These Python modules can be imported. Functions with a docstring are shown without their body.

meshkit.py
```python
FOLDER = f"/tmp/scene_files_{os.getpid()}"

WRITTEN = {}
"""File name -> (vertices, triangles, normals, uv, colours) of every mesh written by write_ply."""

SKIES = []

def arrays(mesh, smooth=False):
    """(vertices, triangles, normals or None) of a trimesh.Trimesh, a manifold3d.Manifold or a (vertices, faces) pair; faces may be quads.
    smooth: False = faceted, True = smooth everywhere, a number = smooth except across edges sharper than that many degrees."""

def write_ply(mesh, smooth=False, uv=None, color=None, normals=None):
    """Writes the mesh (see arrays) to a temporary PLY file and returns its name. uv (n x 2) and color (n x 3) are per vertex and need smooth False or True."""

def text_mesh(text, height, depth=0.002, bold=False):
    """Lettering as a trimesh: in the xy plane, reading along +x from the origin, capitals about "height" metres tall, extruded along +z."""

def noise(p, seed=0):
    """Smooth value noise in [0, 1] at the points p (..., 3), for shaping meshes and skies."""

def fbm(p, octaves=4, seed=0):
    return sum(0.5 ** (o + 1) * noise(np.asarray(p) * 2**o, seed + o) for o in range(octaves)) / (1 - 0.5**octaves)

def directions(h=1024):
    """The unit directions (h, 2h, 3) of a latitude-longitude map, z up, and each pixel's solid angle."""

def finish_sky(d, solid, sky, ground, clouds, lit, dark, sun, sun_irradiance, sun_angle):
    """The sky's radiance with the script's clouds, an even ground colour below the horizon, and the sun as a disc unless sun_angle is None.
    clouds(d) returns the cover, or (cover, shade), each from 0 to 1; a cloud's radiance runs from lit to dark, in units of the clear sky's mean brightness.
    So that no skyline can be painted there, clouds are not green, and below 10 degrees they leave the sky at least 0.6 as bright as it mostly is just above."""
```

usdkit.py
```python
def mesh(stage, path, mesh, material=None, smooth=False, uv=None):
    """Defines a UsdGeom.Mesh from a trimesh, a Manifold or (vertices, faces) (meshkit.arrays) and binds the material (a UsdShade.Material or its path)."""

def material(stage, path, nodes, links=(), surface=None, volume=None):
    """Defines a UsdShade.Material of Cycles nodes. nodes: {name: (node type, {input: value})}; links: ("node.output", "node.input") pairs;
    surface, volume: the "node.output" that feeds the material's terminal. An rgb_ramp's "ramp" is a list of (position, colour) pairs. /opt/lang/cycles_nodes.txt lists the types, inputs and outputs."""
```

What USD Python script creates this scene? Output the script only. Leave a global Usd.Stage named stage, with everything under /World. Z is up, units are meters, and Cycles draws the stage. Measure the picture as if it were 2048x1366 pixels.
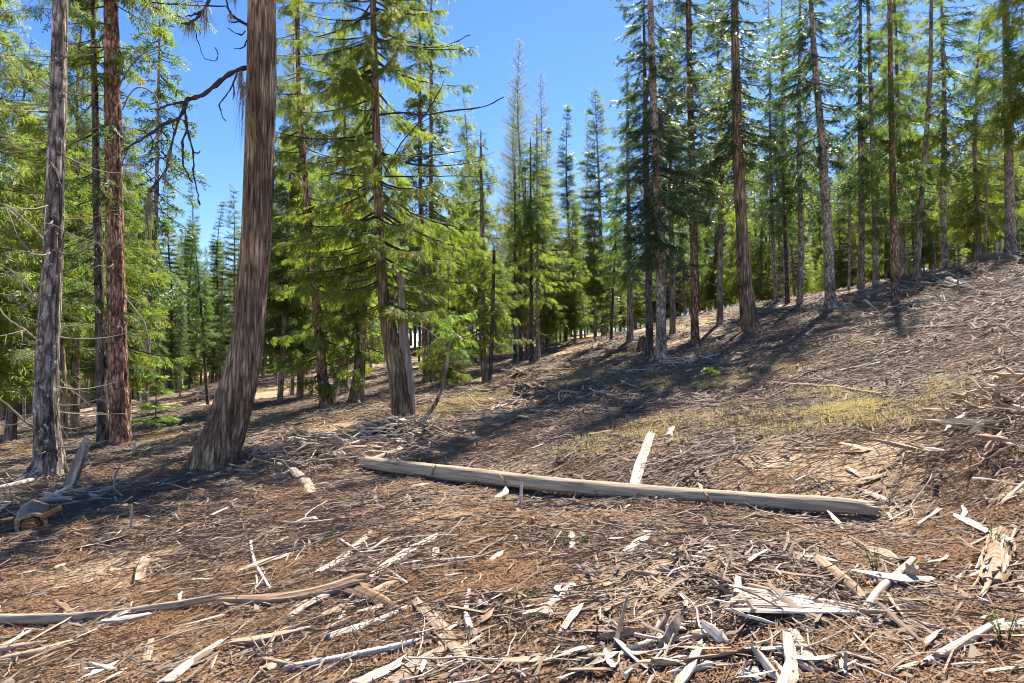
import math, random
import numpy as np, trimesh, usdkit
from pxr import Usd, UsdGeom, UsdLux, UsdShade, Gf, Sdf, Vt
from scipy.interpolate import RBFInterpolator
from meshkit import noise, fbm

stage = Usd.Stage.CreateInMemory()
UsdGeom.SetStageUpAxis(stage, 'Z'); UsdGeom.SetStageMetersPerUnit(stage, 1.0)
UsdGeom.Xform.Define(stage, '/World'); UsdGeom.Scope.Define(stage, '/World/Looks')

# ------------------------------------------------------------------ camera, sky, sun, exposure
EYE = np.array([0.0, 0.0, 1.5]); PITCH = math.radians(2.0); FPX = 2048 * 24 / 36.0
cam = UsdGeom.Camera.Define(stage, '/World/camera')
cam.CreateHorizontalApertureAttr(36.0); cam.CreateVerticalApertureAttr(36.0 * 683 / 1024); cam.CreateFocalLengthAttr(24.0)
cam.AddTranslateOp().Set(Gf.Vec3d(*EYE)); cam.AddRotateXOp().Set(90 + math.degrees(PITCH))
cam.CreateClippingRangeAttr(Gf.Vec2f(0.05, 2000))
cam.CreateExposureAttr(1.95)
SUN_AZ, SUN_EL = math.radians(29.0), math.radians(55.5)
dome = UsdLux.DomeLight.Define(stage, '/World/sky')
sky_mat = usdkit.material(stage, '/World/Looks/sky', {
    's': ('sky_texture', {'sky_type': 'single_scattering', 'sun_disc': False, 'sun_elevation': SUN_EL, 'sun_rotation': SUN_AZ,
                          'air_density': 1.0, 'aerosol_density': 0.25, 'ozone_density': 3.0, 'altitude': 900.0}),
    'h': ('hsv', {'saturation': 1.25, 'hue': .513}),
    'b': ('background_shader', {'strength': 0.066})}, [('s.color', 'h.color'), ('h.color', 'b.color')], surface='b.background')
UsdShade.MaterialBindingAPI.Apply(dome.GetPrim()).Bind(sky_mat)
dome.GetPrim().SetCustomDataByKey('kind', 'structure')
sun = UsdLux.DistantLight.Define(stage, '/World/sun')
sun.CreateNormalizeAttr(True); sun.CreateIntensityAttr(1.25); sun.CreateAngleAttr(0.53); sun.CreateColorAttr(Gf.Vec3f(1.0, 0.93, 0.82))
S = np.array([math.sin(SUN_AZ) * math.cos(SUN_EL), math.cos(SUN_AZ) * math.cos(SUN_EL), math.sin(SUN_EL)])
_m = Gf.Matrix4d(); _m.SetLookAt(Gf.Vec3d(*S), Gf.Vec3d(0, 0, 0), Gf.Vec3d(0, 0, 1))
sun.AddTransformOp().Set(_m.GetInverse())

# ------------------------------------------------------------------ pixels (of the 2048 x 1366 photograph) to points
def ray(px, py):
    px, py = np.asarray(px, float), np.asarray(py, float)
    u, v = (px - 1024) / FPX, (683 - py) / FPX
    d = np.stack([u, math.cos(PITCH) - v * math.sin(PITCH), math.sin(PITCH) + v * math.cos(PITCH)], -1)
    return d / d[..., 1:2]
def at(px, py, y):
    return EYE + ray(px, py) * y

# ------------------------------------------------------------------ ground height
CTRL = [(95, 957, 11.3), (240, 890, 16.2), (430, 934, 10.9), (205, 892, 17), (130, 874, 20), (45, 880, 23), (310, 864, 20), (415, 810, 30),
        (515, 792, 32), (650, 817, 18.5), (710, 810, 19.5), (805, 844, 13.6), (850, 768, 26), (975, 767, 22), (1040, 722, 32), (1130, 692, 40),
        (1260, 687, 29), (1322, 724, 20), (1390, 702, 24), (1500, 674, 22), (1660, 622, 25), (1790, 604, 26), (1832, 564, 30), (1752, 572, 32),
        (2020, 514, 31), (1925, 530, 34), (600, 762, 38), (1575, 602, 36), (1350, 645, 36), (1470, 614, 36), (1290, 925, 7.5), (1100, 850, 11.4),
        (1065, 788, 16), (1450, 782, 13.3), (1700, 800, 8.9), (1600, 700, 16.5), (2040, 880, 5.2), (2040, 700, 9.6), (1740, 1035, 5.2), (722, 940, 10.2),
        (0, 850, 60), (250, 806, 60), (500, 752, 60), (820, 692, 70), (1000, 690, 60), (1300, 668, 60), (1600, 612, 60), (1900, 570, 60), (2048, 560, 60),
        (0, 838, 110), (500, 748, 110), (1000, 692, 110), (1500, 650, 110), (2048, 610, 110)]
_c = np.array([at(*c) for c in CTRL])
_near = np.array([(x, y, .13 * x + .035 * y) for x in (-3.5, -1.5, 0, 1.8, 3.2) for y in (-2.0, 0.5, 3.0, 4.6)] + [(-12, -4, -1.3), (12, -4, 2.2), (-25, 5, -2.2), (25, 8, 5.2), (45, 20, 9.5), (-45, 20, -3.4)])
_pts = np.vstack([_c, _near])
_rbf = RBFInterpolator(_pts[:, :2], _pts[:, 2], kernel='thin_plate_spline', smoothing=0.4, degree=1)
def base_height(x, y):
    x, y = np.asarray(x, float), np.asarray(y, float)
    q = np.stack([x.ravel(), y.ravel()], 1)
    r = np.hypot(q[:, 0], q[:, 1] - 20)
    q2 = np.where(r[:, None] > 85, (q - [0, 20]) * (85 / np.maximum(r, 1e-6))[:, None] + [0, 20], q)
    return _rbf(q2).reshape(x.shape)
MOUNDS = []
def ground_z(x, y):
    x, y = np.asarray(x, float), np.asarray(y, float)
    z = base_height(x, y)
    p = np.stack([x, y, np.zeros_like(x)], -1)
    z = z + .30 * (fbm(p * .23 + 7, 3, 5) - .5) + .10 * (fbm(p * 1.1, 3, 9) - .5)
    for mx, my, mr, mh in MOUNDS:
        z = z + mh * np.exp(-((x - mx) ** 2 + (y - my) ** 2) / (2 * mr * mr))
    return z
def hit(px, py, far=95):
    """Where the line of sight through a pixel first meets the ground."""
    d = ray(px, py); t = np.concatenate([np.arange(1.5, 12, .05), np.arange(12, far, .2)])
    p = EYE + d * t[:, None]
    under = p[:, 2] < ground_z(p[:, 0], p[:, 1])
    k = int(np.argmax(under)) if under.any() else len(t) - 1
    return p[k]
def hits(px, py):
    t = np.concatenate([np.arange(1.5, 12, .06), np.arange(12, 80, .25)])
    out = []
    for a in range(0, len(px), 150):
        d = ray(px[a:a + 150], py[a:a + 150]); p = EYE + d[:, None] * t[None, :, None]
        u = p[..., 2] < ground_z(p[..., 0], p[..., 1]); k = np.argmax(u, 1); k = np.where(u.any(1), k, len(t) - 1)
        out.append(p[np.arange(len(d)), k])
    return np.vstack(out)
for px, py, mr, mh in ((660, 925, .7, .16), (800, 875, .5, .14), (1065, 792, .45, .26), (1045, 760, .5, .22), (60, 985, .8, .12), (2010, 570, 1.6, .5), (1830, 590, .8, .2), (1400, 960, .6, .1), (1560, 1170, .5, .08), (430, 934, .55, .09), (95, 957, .5, .09), (240, 890, .5, .07), (805, 844, .5, .08), (1500, 674, .6, .10), (1322, 724, .5, .08), (1660, 622, .6, .10)):
    q = hit(px, py); MOUNDS.append((q[0], q[1], mr, mh))
_e0, _e1 = hit(735, 934), hit(1745, 1035)   # the shallow trough in which the long log lies
_dig = []
for q, s in [(_e0 + (_e1 - _e0) * s, s) for s in np.linspace(.08, .92, 9)]:
    _n = np.hypot(*(_e1 - _e0)[:2]) * .105
    _dig.append((q[0], q[1], .60, -(float(ground_z(q[:1], q[1:2])[0]) - q[2] + .10 * math.sin(math.pi * s)) * _n / (.60 * 2.507)))
MOUNDS += _dig


# ------------------------------------------------------------------ materials
M = {}
def mat(name, nodes, links, surface):
    M[name] = usdkit.material(stage, '/World/Looks/' + name, nodes, links, surface=surface); return M[name]
def bark(name, dark, mid, light, sx=9.0, sz=1.1, bump=.6, lichen=None, crack=.5):
    """Bark: stretched grain, dark furrows between plates, blotches and sometimes lichen."""
    n = {'tc': ('texture_coordinate', {}), 'mp': ('mapping', {'scale': (sx, sx, sz)}), 'n': ('noise_texture', {'scale': 2.0, 'detail': 6.0, 'roughness': .65}),
         'r': ('rgb_ramp', {'ramp': [(.36, dark), (.5, mid), (.64, light)]}),
         'dn': ('noise_texture', {'scale': 1.2, 'detail': 3.0}), 'dm': ('mix', {'mix_type': 'linear_light', 'fac': .12}),
         'v': ('voronoi_texture', {'feature': 'distance_to_edge', 'scale': 1.35}), 'rv': ('rgb_ramp', {'ramp': [(0, (.16, .13, .11)), (.10, (.55, .5, .46)), (.26, (1, 1, 1))]}),
         'mv': ('mix', {'mix_type': 'multiply', 'fac': crack}),
         'n2': ('noise_texture', {'scale': 1.7, 'detail': 4.0}), 'r2': ('rgb_ramp', {'ramp': [(.38, (.5, .47, .45)), (.62, (1.2, 1.15, 1.1))]}),
         'mx': ('mix', {'mix_type': 'multiply', 'fac': 1.0}), 'hm': ('math', {'math_type': 'multiply_add', 'value2': 1.2}), 'b': ('bump', {'strength': bump, 'distance': .05}),
         'p': ('principled_bsdf', {'roughness': .9, 'specular_ior_level': .2})}
    l = [('tc.object', 'mp.vector'), ('mp.vector', 'n.vector'), ('n.fac', 'r.fac'), ('tc.object', 'n2.vector'), ('n2.fac', 'r2.fac'),
         ('mp.vector', 'dn.vector'), ('mp.vector', 'dm.color1'), ('dn.color', 'dm.color2'), ('dm.color', 'v.vector'), ('v.distance', 'rv.fac'), ('r.color', 'mv.color1'), ('rv.color', 'mv.color2'),
         ('mv.color', 'mx.color1'), ('r2.color', 'mx.color2'), ('v.distance', 'hm.value1'), ('n.fac', 'hm.value3'), ('hm.value', 'b.height'), ('b.normal', 'p.normal')]
    last = 'mx.color'
    if lichen:
        n |= {'n3': ('noise_texture', {'scale': 9.0, 'detail': 5.0, 'roughness': .7}), 'r3': ('rgb_ramp', {'ramp': [(.58, (0, 0, 0)), (.65, (1, 1, 1))]}),
              'mx3': ('mix', {'color2': lichen})}
        l += [('tc.object', 'n3.vector'), ('n3.fac', 'r3.fac'), ('r3.color', 'mx3.fac'), (last, 'mx3.color1')]; last = 'mx3.color'
    mat(name, n, l + [(last, 'p.base_color')], 'p.BSDF')
bark('bark_cedar', (.085, .055, .034), (.28, .20, .13), (.45, .345, .24), 12, 1.0, 1.0, crack=.8)
bark('bark_grey', (.06, .050, .043), (.215, .185, .16), (.47, .43, .385), 8, 1.9, 1.0, lichen=(.42, .41, .36), crack=.85)
bark('bark_red', (.075, .040, .028), (.29, .165, .112), (.55, .39, .30), 9, 2.8, 1.0, crack=.85)
bark('bark_spruce', (.09, .073, .058), (.29, .235, .185), (.50, .43, .355), 7, 3.5, .8, lichen=(.38, .37, .30), crack=.6)
bark('bark_dark', (.025, .020, .017), (.085, .070, .060), (.21, .18, .155), 8, 2.0, .8)
bark('bark_mid', (.065, .050, .038), (.24, .185, .14), (.45, .37, .30), 9, 1.2, .8)
def wood(name, dark, mid, light, rnd=True, grain=(2.2, 42.0, 42.0)):
    n = {'tc': ('texture_coordinate', {}), 'mp': ('mapping', {'scale': grain}), 'n': ('noise_texture', {'scale': 1.0, 'detail': 6.0, 'roughness': .65}),
         'r': ('rgb_ramp', {'ramp': [(.30, dark), (.5, mid), (.70, light)]}), 'oi': ('object_info', {}),
         'rr': ('rgb_ramp', {'ramp': [(0, (.55, .47, .40)), (.3, (.88, .82, .75)), (.7, (1.05, 1.0, .95)), (1, (1.3, 1.3, 1.28))]}),
         'mx': ('mix', {'mix_type': 'multiply', 'fac': 1.0 if rnd else 0.0}), 'b': ('bump', {'strength': .6, 'distance': .01}), 'p': ('principled_bsdf', {'roughness': .8, 'specular_ior_level': .3})}
    mat(name, n, [('tc.object', 'mp.vector'), ('mp.vector', 'n.vector'), ('n.fac', 'r.fac'), ('oi.random', 'rr.fac'), ('r.color', 'mx.color1'), ('rr.color', 'mx.color2'),
                  ('mx.color', 'p.base_color'), ('n.fac', 'b.height'), ('b.normal', 'p.normal')], 'p.BSDF')
wood('wood_grey', (.11, .08, .058), (.37, .305, .24), (.60, .53, .45))
wood('wood_brown', (.08, .052, .034), (.23, .155, .10), (.40, .30, .21))
wood('wood_log', (.10, .07, .045), (.26, .19, .125), (.40, .32, .235), False)
wood('wood_white', (.12, .088, .066), (.36, .30, .24), (.56, .50, .43), False)
wood('wood_rot', (.05, .02, .008), (.20, .08, .025), (.36, .17, .06), False)
wood('wood_upright', (.06, .042, .03), (.20, .15, .11), (.36, .295, .24), False, (22, 22, 1.6))
def islands(name, stops, rough=.85, spec=.25, trans=0.0):
    n = {'g': ('geometry', {}), 'r': ('rgb_ramp', {'ramp': stops}), 'p': ('principled_bsdf', {'roughness': rough, 'specular_ior_level': spec})}
    l = [('g.random_per_island', 'r.fac'), ('r.color', 'p.base_color')]
    if trans:
        n |= {'t': ('translucent_bsdf', {}), 'm': ('mix_closure', {'fac': trans})}
        l += [('r.color', 't.color'), ('p.BSDF', 'm.closure1'), ('t.BSDF', 'm.closure2')]
    mat(name, n, l, 'm.closure' if trans else 'p.BSDF')
islands('needles', [(0, (.20, .11, .055)), (.3, (.40, .235, .115)), (.6, (.54, .355, .195)), (.82, (.62, .47, .30)), (.92, (.66, .57, .44)), (1, (.72, .65, .56))], trans=.2)
islands('chips', [(0, (.15, .11, .08)), (.15, (.34, .26, .19)), (.35, (.54, .46, .375)), (.65, (.68, .61, .53)), (1, (.80, .76, .70))])
islands('twigs', [(0, (.14, .10, .07)), (.15, (.34, .26, .19)), (.4, (.54, .46, .375)), (.75, (.64, .58, .51)), (1, (.74, .70, .65))])
islands('grass', [(0, (.44, .36, .15)), (.3, (.42, .38, .11)), (.65, (.30, .34, .07)), (1, (.17, .25, .05))], trans=.35)
islands('herb', [(0, (.05, .10, .02)), (.6, (.11, .17, .035)), (1, (.20, .24, .05))], trans=.4)
islands('dead_twig', [(0, (.14, .115, .09)), (.5, (.36, .31, .26)), (1, (.56, .51, .45))])
islands('lichen', [(0, (.42, .40, .24)), (.5, (.56, .54, .36)), (1, (.66, .64, .48))], trans=.55)
islands('branch_dark', [(0, (.035, .028, .022)), (1, (.12, .095, .075))])
def leaf(name, lo, hi, tlo, thi, fac=.45, rough=.45, spec=.5, brown=None):
    """Foliage: colours vary per leaflet, per clump and per tree; light also shines through."""
    n = {'g': ('geometry', {}), 'oi': ('object_info', {}), 'tc': ('texture_coordinate', {}), 'n': ('noise_texture', {'scale': 1.3, 'detail': 2.0}),
         'a': ('math', {'math_type': 'multiply_add', 'value2': .45, 'value3': 0.0}), 'a2': ('math', {'math_type': 'multiply_add', 'value2': 1.15, 'value3': -.35}), 'a3': ('math', {'math_type': 'add', 'use_clamp': True}),
         'a4': ('math', {'math_type': 'multiply_add', 'value2': .3, 'value3': -.15}), 'a5': ('math', {'math_type': 'add', 'use_clamp': True}),
         'r': ('rgb_ramp', {'ramp': [(0, lo), (1, hi)]}), 'rt': ('rgb_ramp', {'ramp': [(0, tlo), (1, thi)]}),
         'p': ('principled_bsdf', {'roughness': rough, 'specular_ior_level': spec}), 't': ('translucent_bsdf', {}), 'm': ('mix_closure', {'fac': fac})}
    l = [('g.random_per_island', 'a.value1'), ('tc.object', 'n.vector'), ('n.fac', 'a2.value1'), ('a.value', 'a3.value1'), ('a2.value', 'a3.value2'),
         ('oi.random', 'a4.value1'), ('a3.value', 'a5.value1'), ('a4.value', 'a5.value2'), ('a5.value', 'r.fac'), ('a5.value', 'rt.fac'),
         ('p.BSDF', 'm.closure1'), ('t.BSDF', 'm.closure2')]
    c, ct = 'r.color', 'rt.color'
    if brown:
        n |= {'nb': ('noise_texture', {'scale': 2.1, 'detail': 3.0}), 'rb': ('rgb_ramp', {'ramp': [(.63, (0, 0, 0)), (.70, (.85, .85, .85))]}), 'mb': ('mix', {'color2': brown}), 'mt': ('mix', {'color2': brown})}
        l += [('tc.object', 'nb.vector'), ('nb.fac', 'rb.fac'), ('rb.color', 'mb.fac'), ('rb.color', 'mt.fac'), (c, 'mb.color1'), (ct, 'mt.color1')]
        c, ct = 'mb.color', 'mt.color'
    mat(name, n, l + [(c, 'p.base_color'), (ct, 't.color')], 'm.closure')
leaf('cedar_leaf', (.06, .10, .018), (.17, .20, .04), (.17, .25, .025), (.44, .49, .065), .55, .52, .35, brown=(.34, .20, .04))
leaf('cedar_dark', (.045, .085, .024), (.12, .18, .045), (.10, .20, .032), (.27, .35, .055), .52, .48, .4, brown=(.26, .16, .05))
leaf('spruce_leaf', (.025, .050, .026), (.075, .115, .055), (.09, .17, .045), (.27, .36, .09), .46, .36, .7)
leaf('fir_leaf', (.035, .07, .024), (.11, .16, .045), (.12, .20, .035), (.36, .42, .08), .48, .40, .55)
leaf('larch_leaf', (.20, .22, .09), (.32, .33, .14), (.24, .27, .08), (.38, .40, .13), .5, .6, .3)
leaf('sapling_leaf', (.06, .12, .025), (.14, .22, .04), (.18, .36, .04), (.40, .55, .07), .5, .42, .5)
mat('ground', {'g': ('geometry', {}), 'n': ('noise_texture', {'scale': 1.1, 'detail': 6.0, 'roughness': .65}), 'r': ('rgb_ramp', {'ramp': [(.34, (.19, .12, .07)), (.5, (.37, .25, .15)), (.66, (.47, .37, .25))]}),
    'mp': ('mapping', {'scale': (14, 55, 20), 'rotation': (0, 0, .6)}), 'n2': ('noise_texture', {'scale': 1.0, 'detail': 5.0, 'roughness': .7}), 'r2': ('rgb_ramp', {'ramp': [(.40, (.45, .42, .40)), (.55, (1, 1, 1)), (.68, (1.5, 1.5, 1.55))]}),
    'mx': ('mix', {'mix_type': 'multiply', 'fac': 1.0}), 'b': ('bump', {'strength': .9, 'distance': .03}), 'p': ('principled_bsdf', {'roughness': .95, 'specular_ior_level': .2})},
    [('g.position', 'n.vector'), ('n.fac', 'r.fac'), ('g.position', 'mp.vector'), ('mp.vector', 'n2.vector'), ('n2.fac', 'r2.fac'), ('r.color', 'mx.color1'), ('r2.color', 'mx.color2'), ('mx.color', 'p.base_color'),
     ('n2.fac', 'b.height'), ('b.normal', 'p.normal')], 'p.BSDF')
mat('rock', {'g': ('geometry', {}), 'n': ('noise_texture', {'scale': 9.0, 'detail': 6.0}), 'r': ('rgb_ramp', {'ramp': [(.35, (.10, .095, .09)), (.65, (.28, .27, .26))]}), 'b': ('bump', {'strength': .5, 'distance': .02}), 'p': ('principled_bsdf', {'roughness': .85})},
    [('g.position', 'n.vector'), ('n.fac', 'r.fac'), ('r.color', 'p.base_color'), ('n.fac', 'b.height'), ('b.normal', 'p.normal')], 'p.BSDF')
mat('soil', {'g': ('geometry', {}), 'n': ('noise_texture', {'scale': 14.0, 'detail': 6.0}), 'r': ('rgb_ramp', {'ramp': [(.35, (.035, .022, .014)), (.65, (.15, .09, .05))]}), 'b': ('bump', {'strength': .8, 'distance': .03}), 'p': ('principled_bsdf', {'roughness': .95})},
    [('g.position', 'n.vector'), ('n.fac', 'r.fac'), ('r.color', 'p.base_color'), ('n.fac', 'b.height'), ('b.normal', 'p.normal')], 'p.BSDF')

# ------------------------------------------------------------------ scene helpers
USED = {}
def numbered(parent, name):
    k = (parent, name); n = USED.get(k, -1) + 1; USED[k] = n
    return f'{parent}/{name}' if n == 0 else f'{parent}/{name}_{n:03d}'
def tag(p, label=None, cat=None, group=None, kind=None):
    for k, v in (('label', label), ('category', cat), ('group', group), ('kind', kind)):
        if v: p.SetCustomDataByKey(k, v)
    return p
def thing(name, label, cat, group=None, loc=None, matrix=None, parent='/World'):
    x = UsdGeom.Xform.Define(stage, numbered(parent, name))
    if matrix is not None: x.AddTransformOp().Set(Gf.Matrix4d(*np.asarray(matrix, float).T.ravel()))
    elif loc is not None: x.AddTranslateOp().Set(Gf.Vec3d(*map(float, loc)))
    return tag(x.GetPrim(), label, cat, group)
def obj(name, vf, m, parent='/World', smooth=False, loc=None, matrix=None, **kw):
    path = numbered(parent if isinstance(parent, str) else str(parent.GetPath()), name)
    g = usdkit.mesh(stage, path, vf, M[m], smooth)
    if matrix is not None: g.AddTransformOp().Set(Gf.Matrix4d(*np.asarray(matrix, float).T.ravel()))
    elif loc is not None: g.AddTranslateOp().Set(Gf.Vec3d(*map(float, loc)))
    return tag(g.GetPrim(), **kw)
class Geo:
    def __init__(s): s.v, s.f, s.n = [], [], 0
    def add(s, v, f):
        s.v.append(np.asarray(v, float)); s.f.append(np.asarray(f, int) + s.n); s.n += len(v)
    def out(s): return (np.vstack(s.v), np.vstack(s.f)) if s.v else (np.zeros((0, 3)), np.zeros((0, 3), int))
def unit(a): return a / (np.linalg.norm(a, axis=-1, keepdims=True) + 1e-12)
def tube(p, r, sides=5, cap=True, wob=None, phase=0.0):
    p = np.asarray(p, float); r = np.broadcast_to(np.asarray(r, float), (len(p),))
    t = unit(np.gradient(p, axis=0)); ref = np.where(np.abs(t[:, 2:]) < .85, [[0, 0, 1.0]], [[0, 1.0, 0]])
    if np.abs(t[:, 2]).mean() > .6: ref = np.tile([0, 1.0, 0], (len(p), 1))
    a = unit(np.cross(ref, t)); b = np.cross(t, a); ang = np.arange(sides) * 2 * np.pi / sides + phase
    rr = r[:, None] * (np.ones((len(p), sides)) if wob is None else wob)
    v = (p[:, None] + rr[..., None] * (np.cos(ang)[None, :, None] * a[:, None] + np.sin(ang)[None, :, None] * b[:, None])).reshape(-1, 3)
    i, j = np.meshgrid(np.arange(len(p) - 1), np.arange(sides), indexing='ij'); k = (j + 1) % sides
    q = np.stack([i * sides + j, i * sides + k, (i + 1) * sides + k, (i + 1) * sides + j], -1).reshape(-1, 4)
    f = np.vstack([q[:, [0, 1, 2]], q[:, [0, 2, 3]]])
    if cap:
        n = len(v); v = np.vstack([v, p[:1], p[-1:]]); j = np.arange(sides); k = (j + 1) % sides; e = (len(p) - 1) * sides
        f = np.vstack([f, np.stack([np.full(sides, n), k, j], 1), np.stack([np.full(sides, n + 1), e + j, e + k], 1)])
    return v, f
def curve(pts, n):
    """A smooth line through the points (Catmull-Rom), n points; extra columns are carried along."""
    p = np.asarray(pts, float)
    if len(p) == 2: return p[0] + (p[1] - p[0]) * np.linspace(0, 1, n)[:, None]
    from scipy.interpolate import PchipInterpolator
    s = np.concatenate([[0], np.cumsum(np.linalg.norm(np.diff(p[:, :3], axis=0), axis=1) + 1e-9)])
    return PchipInterpolator(s, p, axis=0)(np.linspace(0, s[-1], n))

# ------------------------------------------------------------------ ground sheet
def sinh_line(n, k, s): u = np.linspace(-1, 1, n); return s * np.sinh(k * u)
gx = sinh_line(350, 5.6, 1.4) + 0.3; gy = sinh_line(360, 5.6, 1.4) + 4.2
X, Y = np.meshgrid(gx, gy, indexing='ij'); Z = ground_z(X, Y)
P3 = np.stack([X, Y, np.zeros_like(X)], -1)
Z += np.where(np.hypot(X, Y - 4) < 30, .030 * (fbm(P3 * 5.5, 3, 31) - .5), 0)
a_, b_ = X.shape; ii, jj = np.meshgrid(np.arange(a_ - 1), np.arange(b_ - 1), indexing='ij')
q = np.stack([ii * b_ + jj, (ii + 1) * b_ + jj, (ii + 1) * b_ + jj + 1, ii * b_ + jj + 1], -1).reshape(-1, 4)
obj('ground', (np.stack([X, Y, Z], -1).reshape(-1, 3), q), 'ground', smooth=True, kind='structure')

# ------------------------------------------------------------------ foliage
def kite(base, d, side, L, W, dz=0.0):
    tip = base + d * L + np.array([0, 0, dz * L]); m = base + d * L * .45 + np.array([0, 0, dz * L * .3])
    return [base, m + side * W / 2, tip, m - side * W / 2]
def template(kind, n, rng):
    """One spray of unit length along +x: a midrib with pairs of leaflets. (vertices, triangles)"""
    v = []
    def leaflet(x, ang, L, W, y0=0.0, dz=0.0, z0=None):
        d = np.array([math.cos(ang), math.sin(ang), 0]); sd = np.array([-d[1], d[0], 0])
        v.extend(kite(np.array([x, y0, -.22 * x * x if z0 is None else z0]), d, sd, L, W, dz))
    if kind == 'cedar':
        for k in range(n):
            x = .06 + .84 * k / n; L = .46 * (1 - .62 * abs(x - .30) / .7) * rng.uniform(.8, 1.15)
            for s in (-1, 1): leaflet(x + rng.uniform(-.03, .03), s * rng.uniform(.65, .95), L, .062 + .02 * rng.random(), 0, rng.uniform(-.5, 0))
        leaflet(.0, 0, .62, .05); leaflet(.55, 0, .5, .09, 0, -.45)
    elif kind == 'spruce':
        for k in range(n):
            x = .04 + .86 * k / n; L = .30 * (1 - .45 * x) * rng.uniform(.8, 1.2)
            for s in (-1, 1): leaflet(x, s * rng.uniform(.7, 1.1), L, .085, 0, rng.uniform(-.3, .3))
            leaflet(x, rng.uniform(-.5, .5), L * .8, .08, 0, rng.uniform(.4, .9))
        leaflet(.0, 0, .7, .07); leaflet(.6, 0, .42, .085)
    elif kind == 'fir':
        for k in range(n):
            x = .05 + .85 * k / n; L = .34 * (1 - .5 * x) * rng.uniform(.85, 1.15)
            for s in (-1, 1): leaflet(x, s * rng.uniform(.8, 1.15), L, .075, 0, rng.uniform(-.05, .25))
        leaflet(.0, 0, .65, .06); leaflet(.58, 0, .42, .08)
    else:  # larch: bare twig with tiny buds
        for k in range(n):
            x = .1 + .8 * k / n
            leaflet(x, rng.choice([-1, 1]) * rng.uniform(.5, 1.0), rng.uniform(.15, .4), .027, 0, rng.uniform(-.2, .5))
        leaflet(0, 0, 1.0, .028)
    v = np.array(v); k = np.arange(0, len(v), 4)
    return v, np.vstack([np.stack([k, k + 1, k + 2], 1), np.stack([k, k + 2, k + 3], 1)])
_tr = np.random.default_rng(5)
TEMPL = {(k, n): [template(k, n, _tr) for _ in range(4)] for k in ('cedar', 'spruce', 'fir', 'larch') for n in (3, 4, 5, 7)}
def sprays(kind, n, pos, d, up, size, rng):
    """Places one spray per row: pos, direction d, rough normal up, size."""
    d = unit(d); y = unit(np.cross(up, d)); z = np.cross(d, y); R = np.stack([d, y, z], 2) * size[:, None, None]
    pick = rng.integers(0, 4, len(pos)); V, Fa, n0 = [], [], 0
    for t in range(4):
        tv, tf = TEMPL[(kind, n)][t]; k = np.nonzero(pick == t)[0]
        if not len(k): continue
        V.append((np.einsum('mij,vj->mvi', R[k], tv) + pos[k][:, None]).reshape(-1, 3))
        Fa.append((tf[None] + (np.arange(len(k)) * len(tv))[:, None, None]).reshape(-1, 3) + n0); n0 += len(k) * len(tv)
    return np.vstack(V), np.vstack(Fa)
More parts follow.
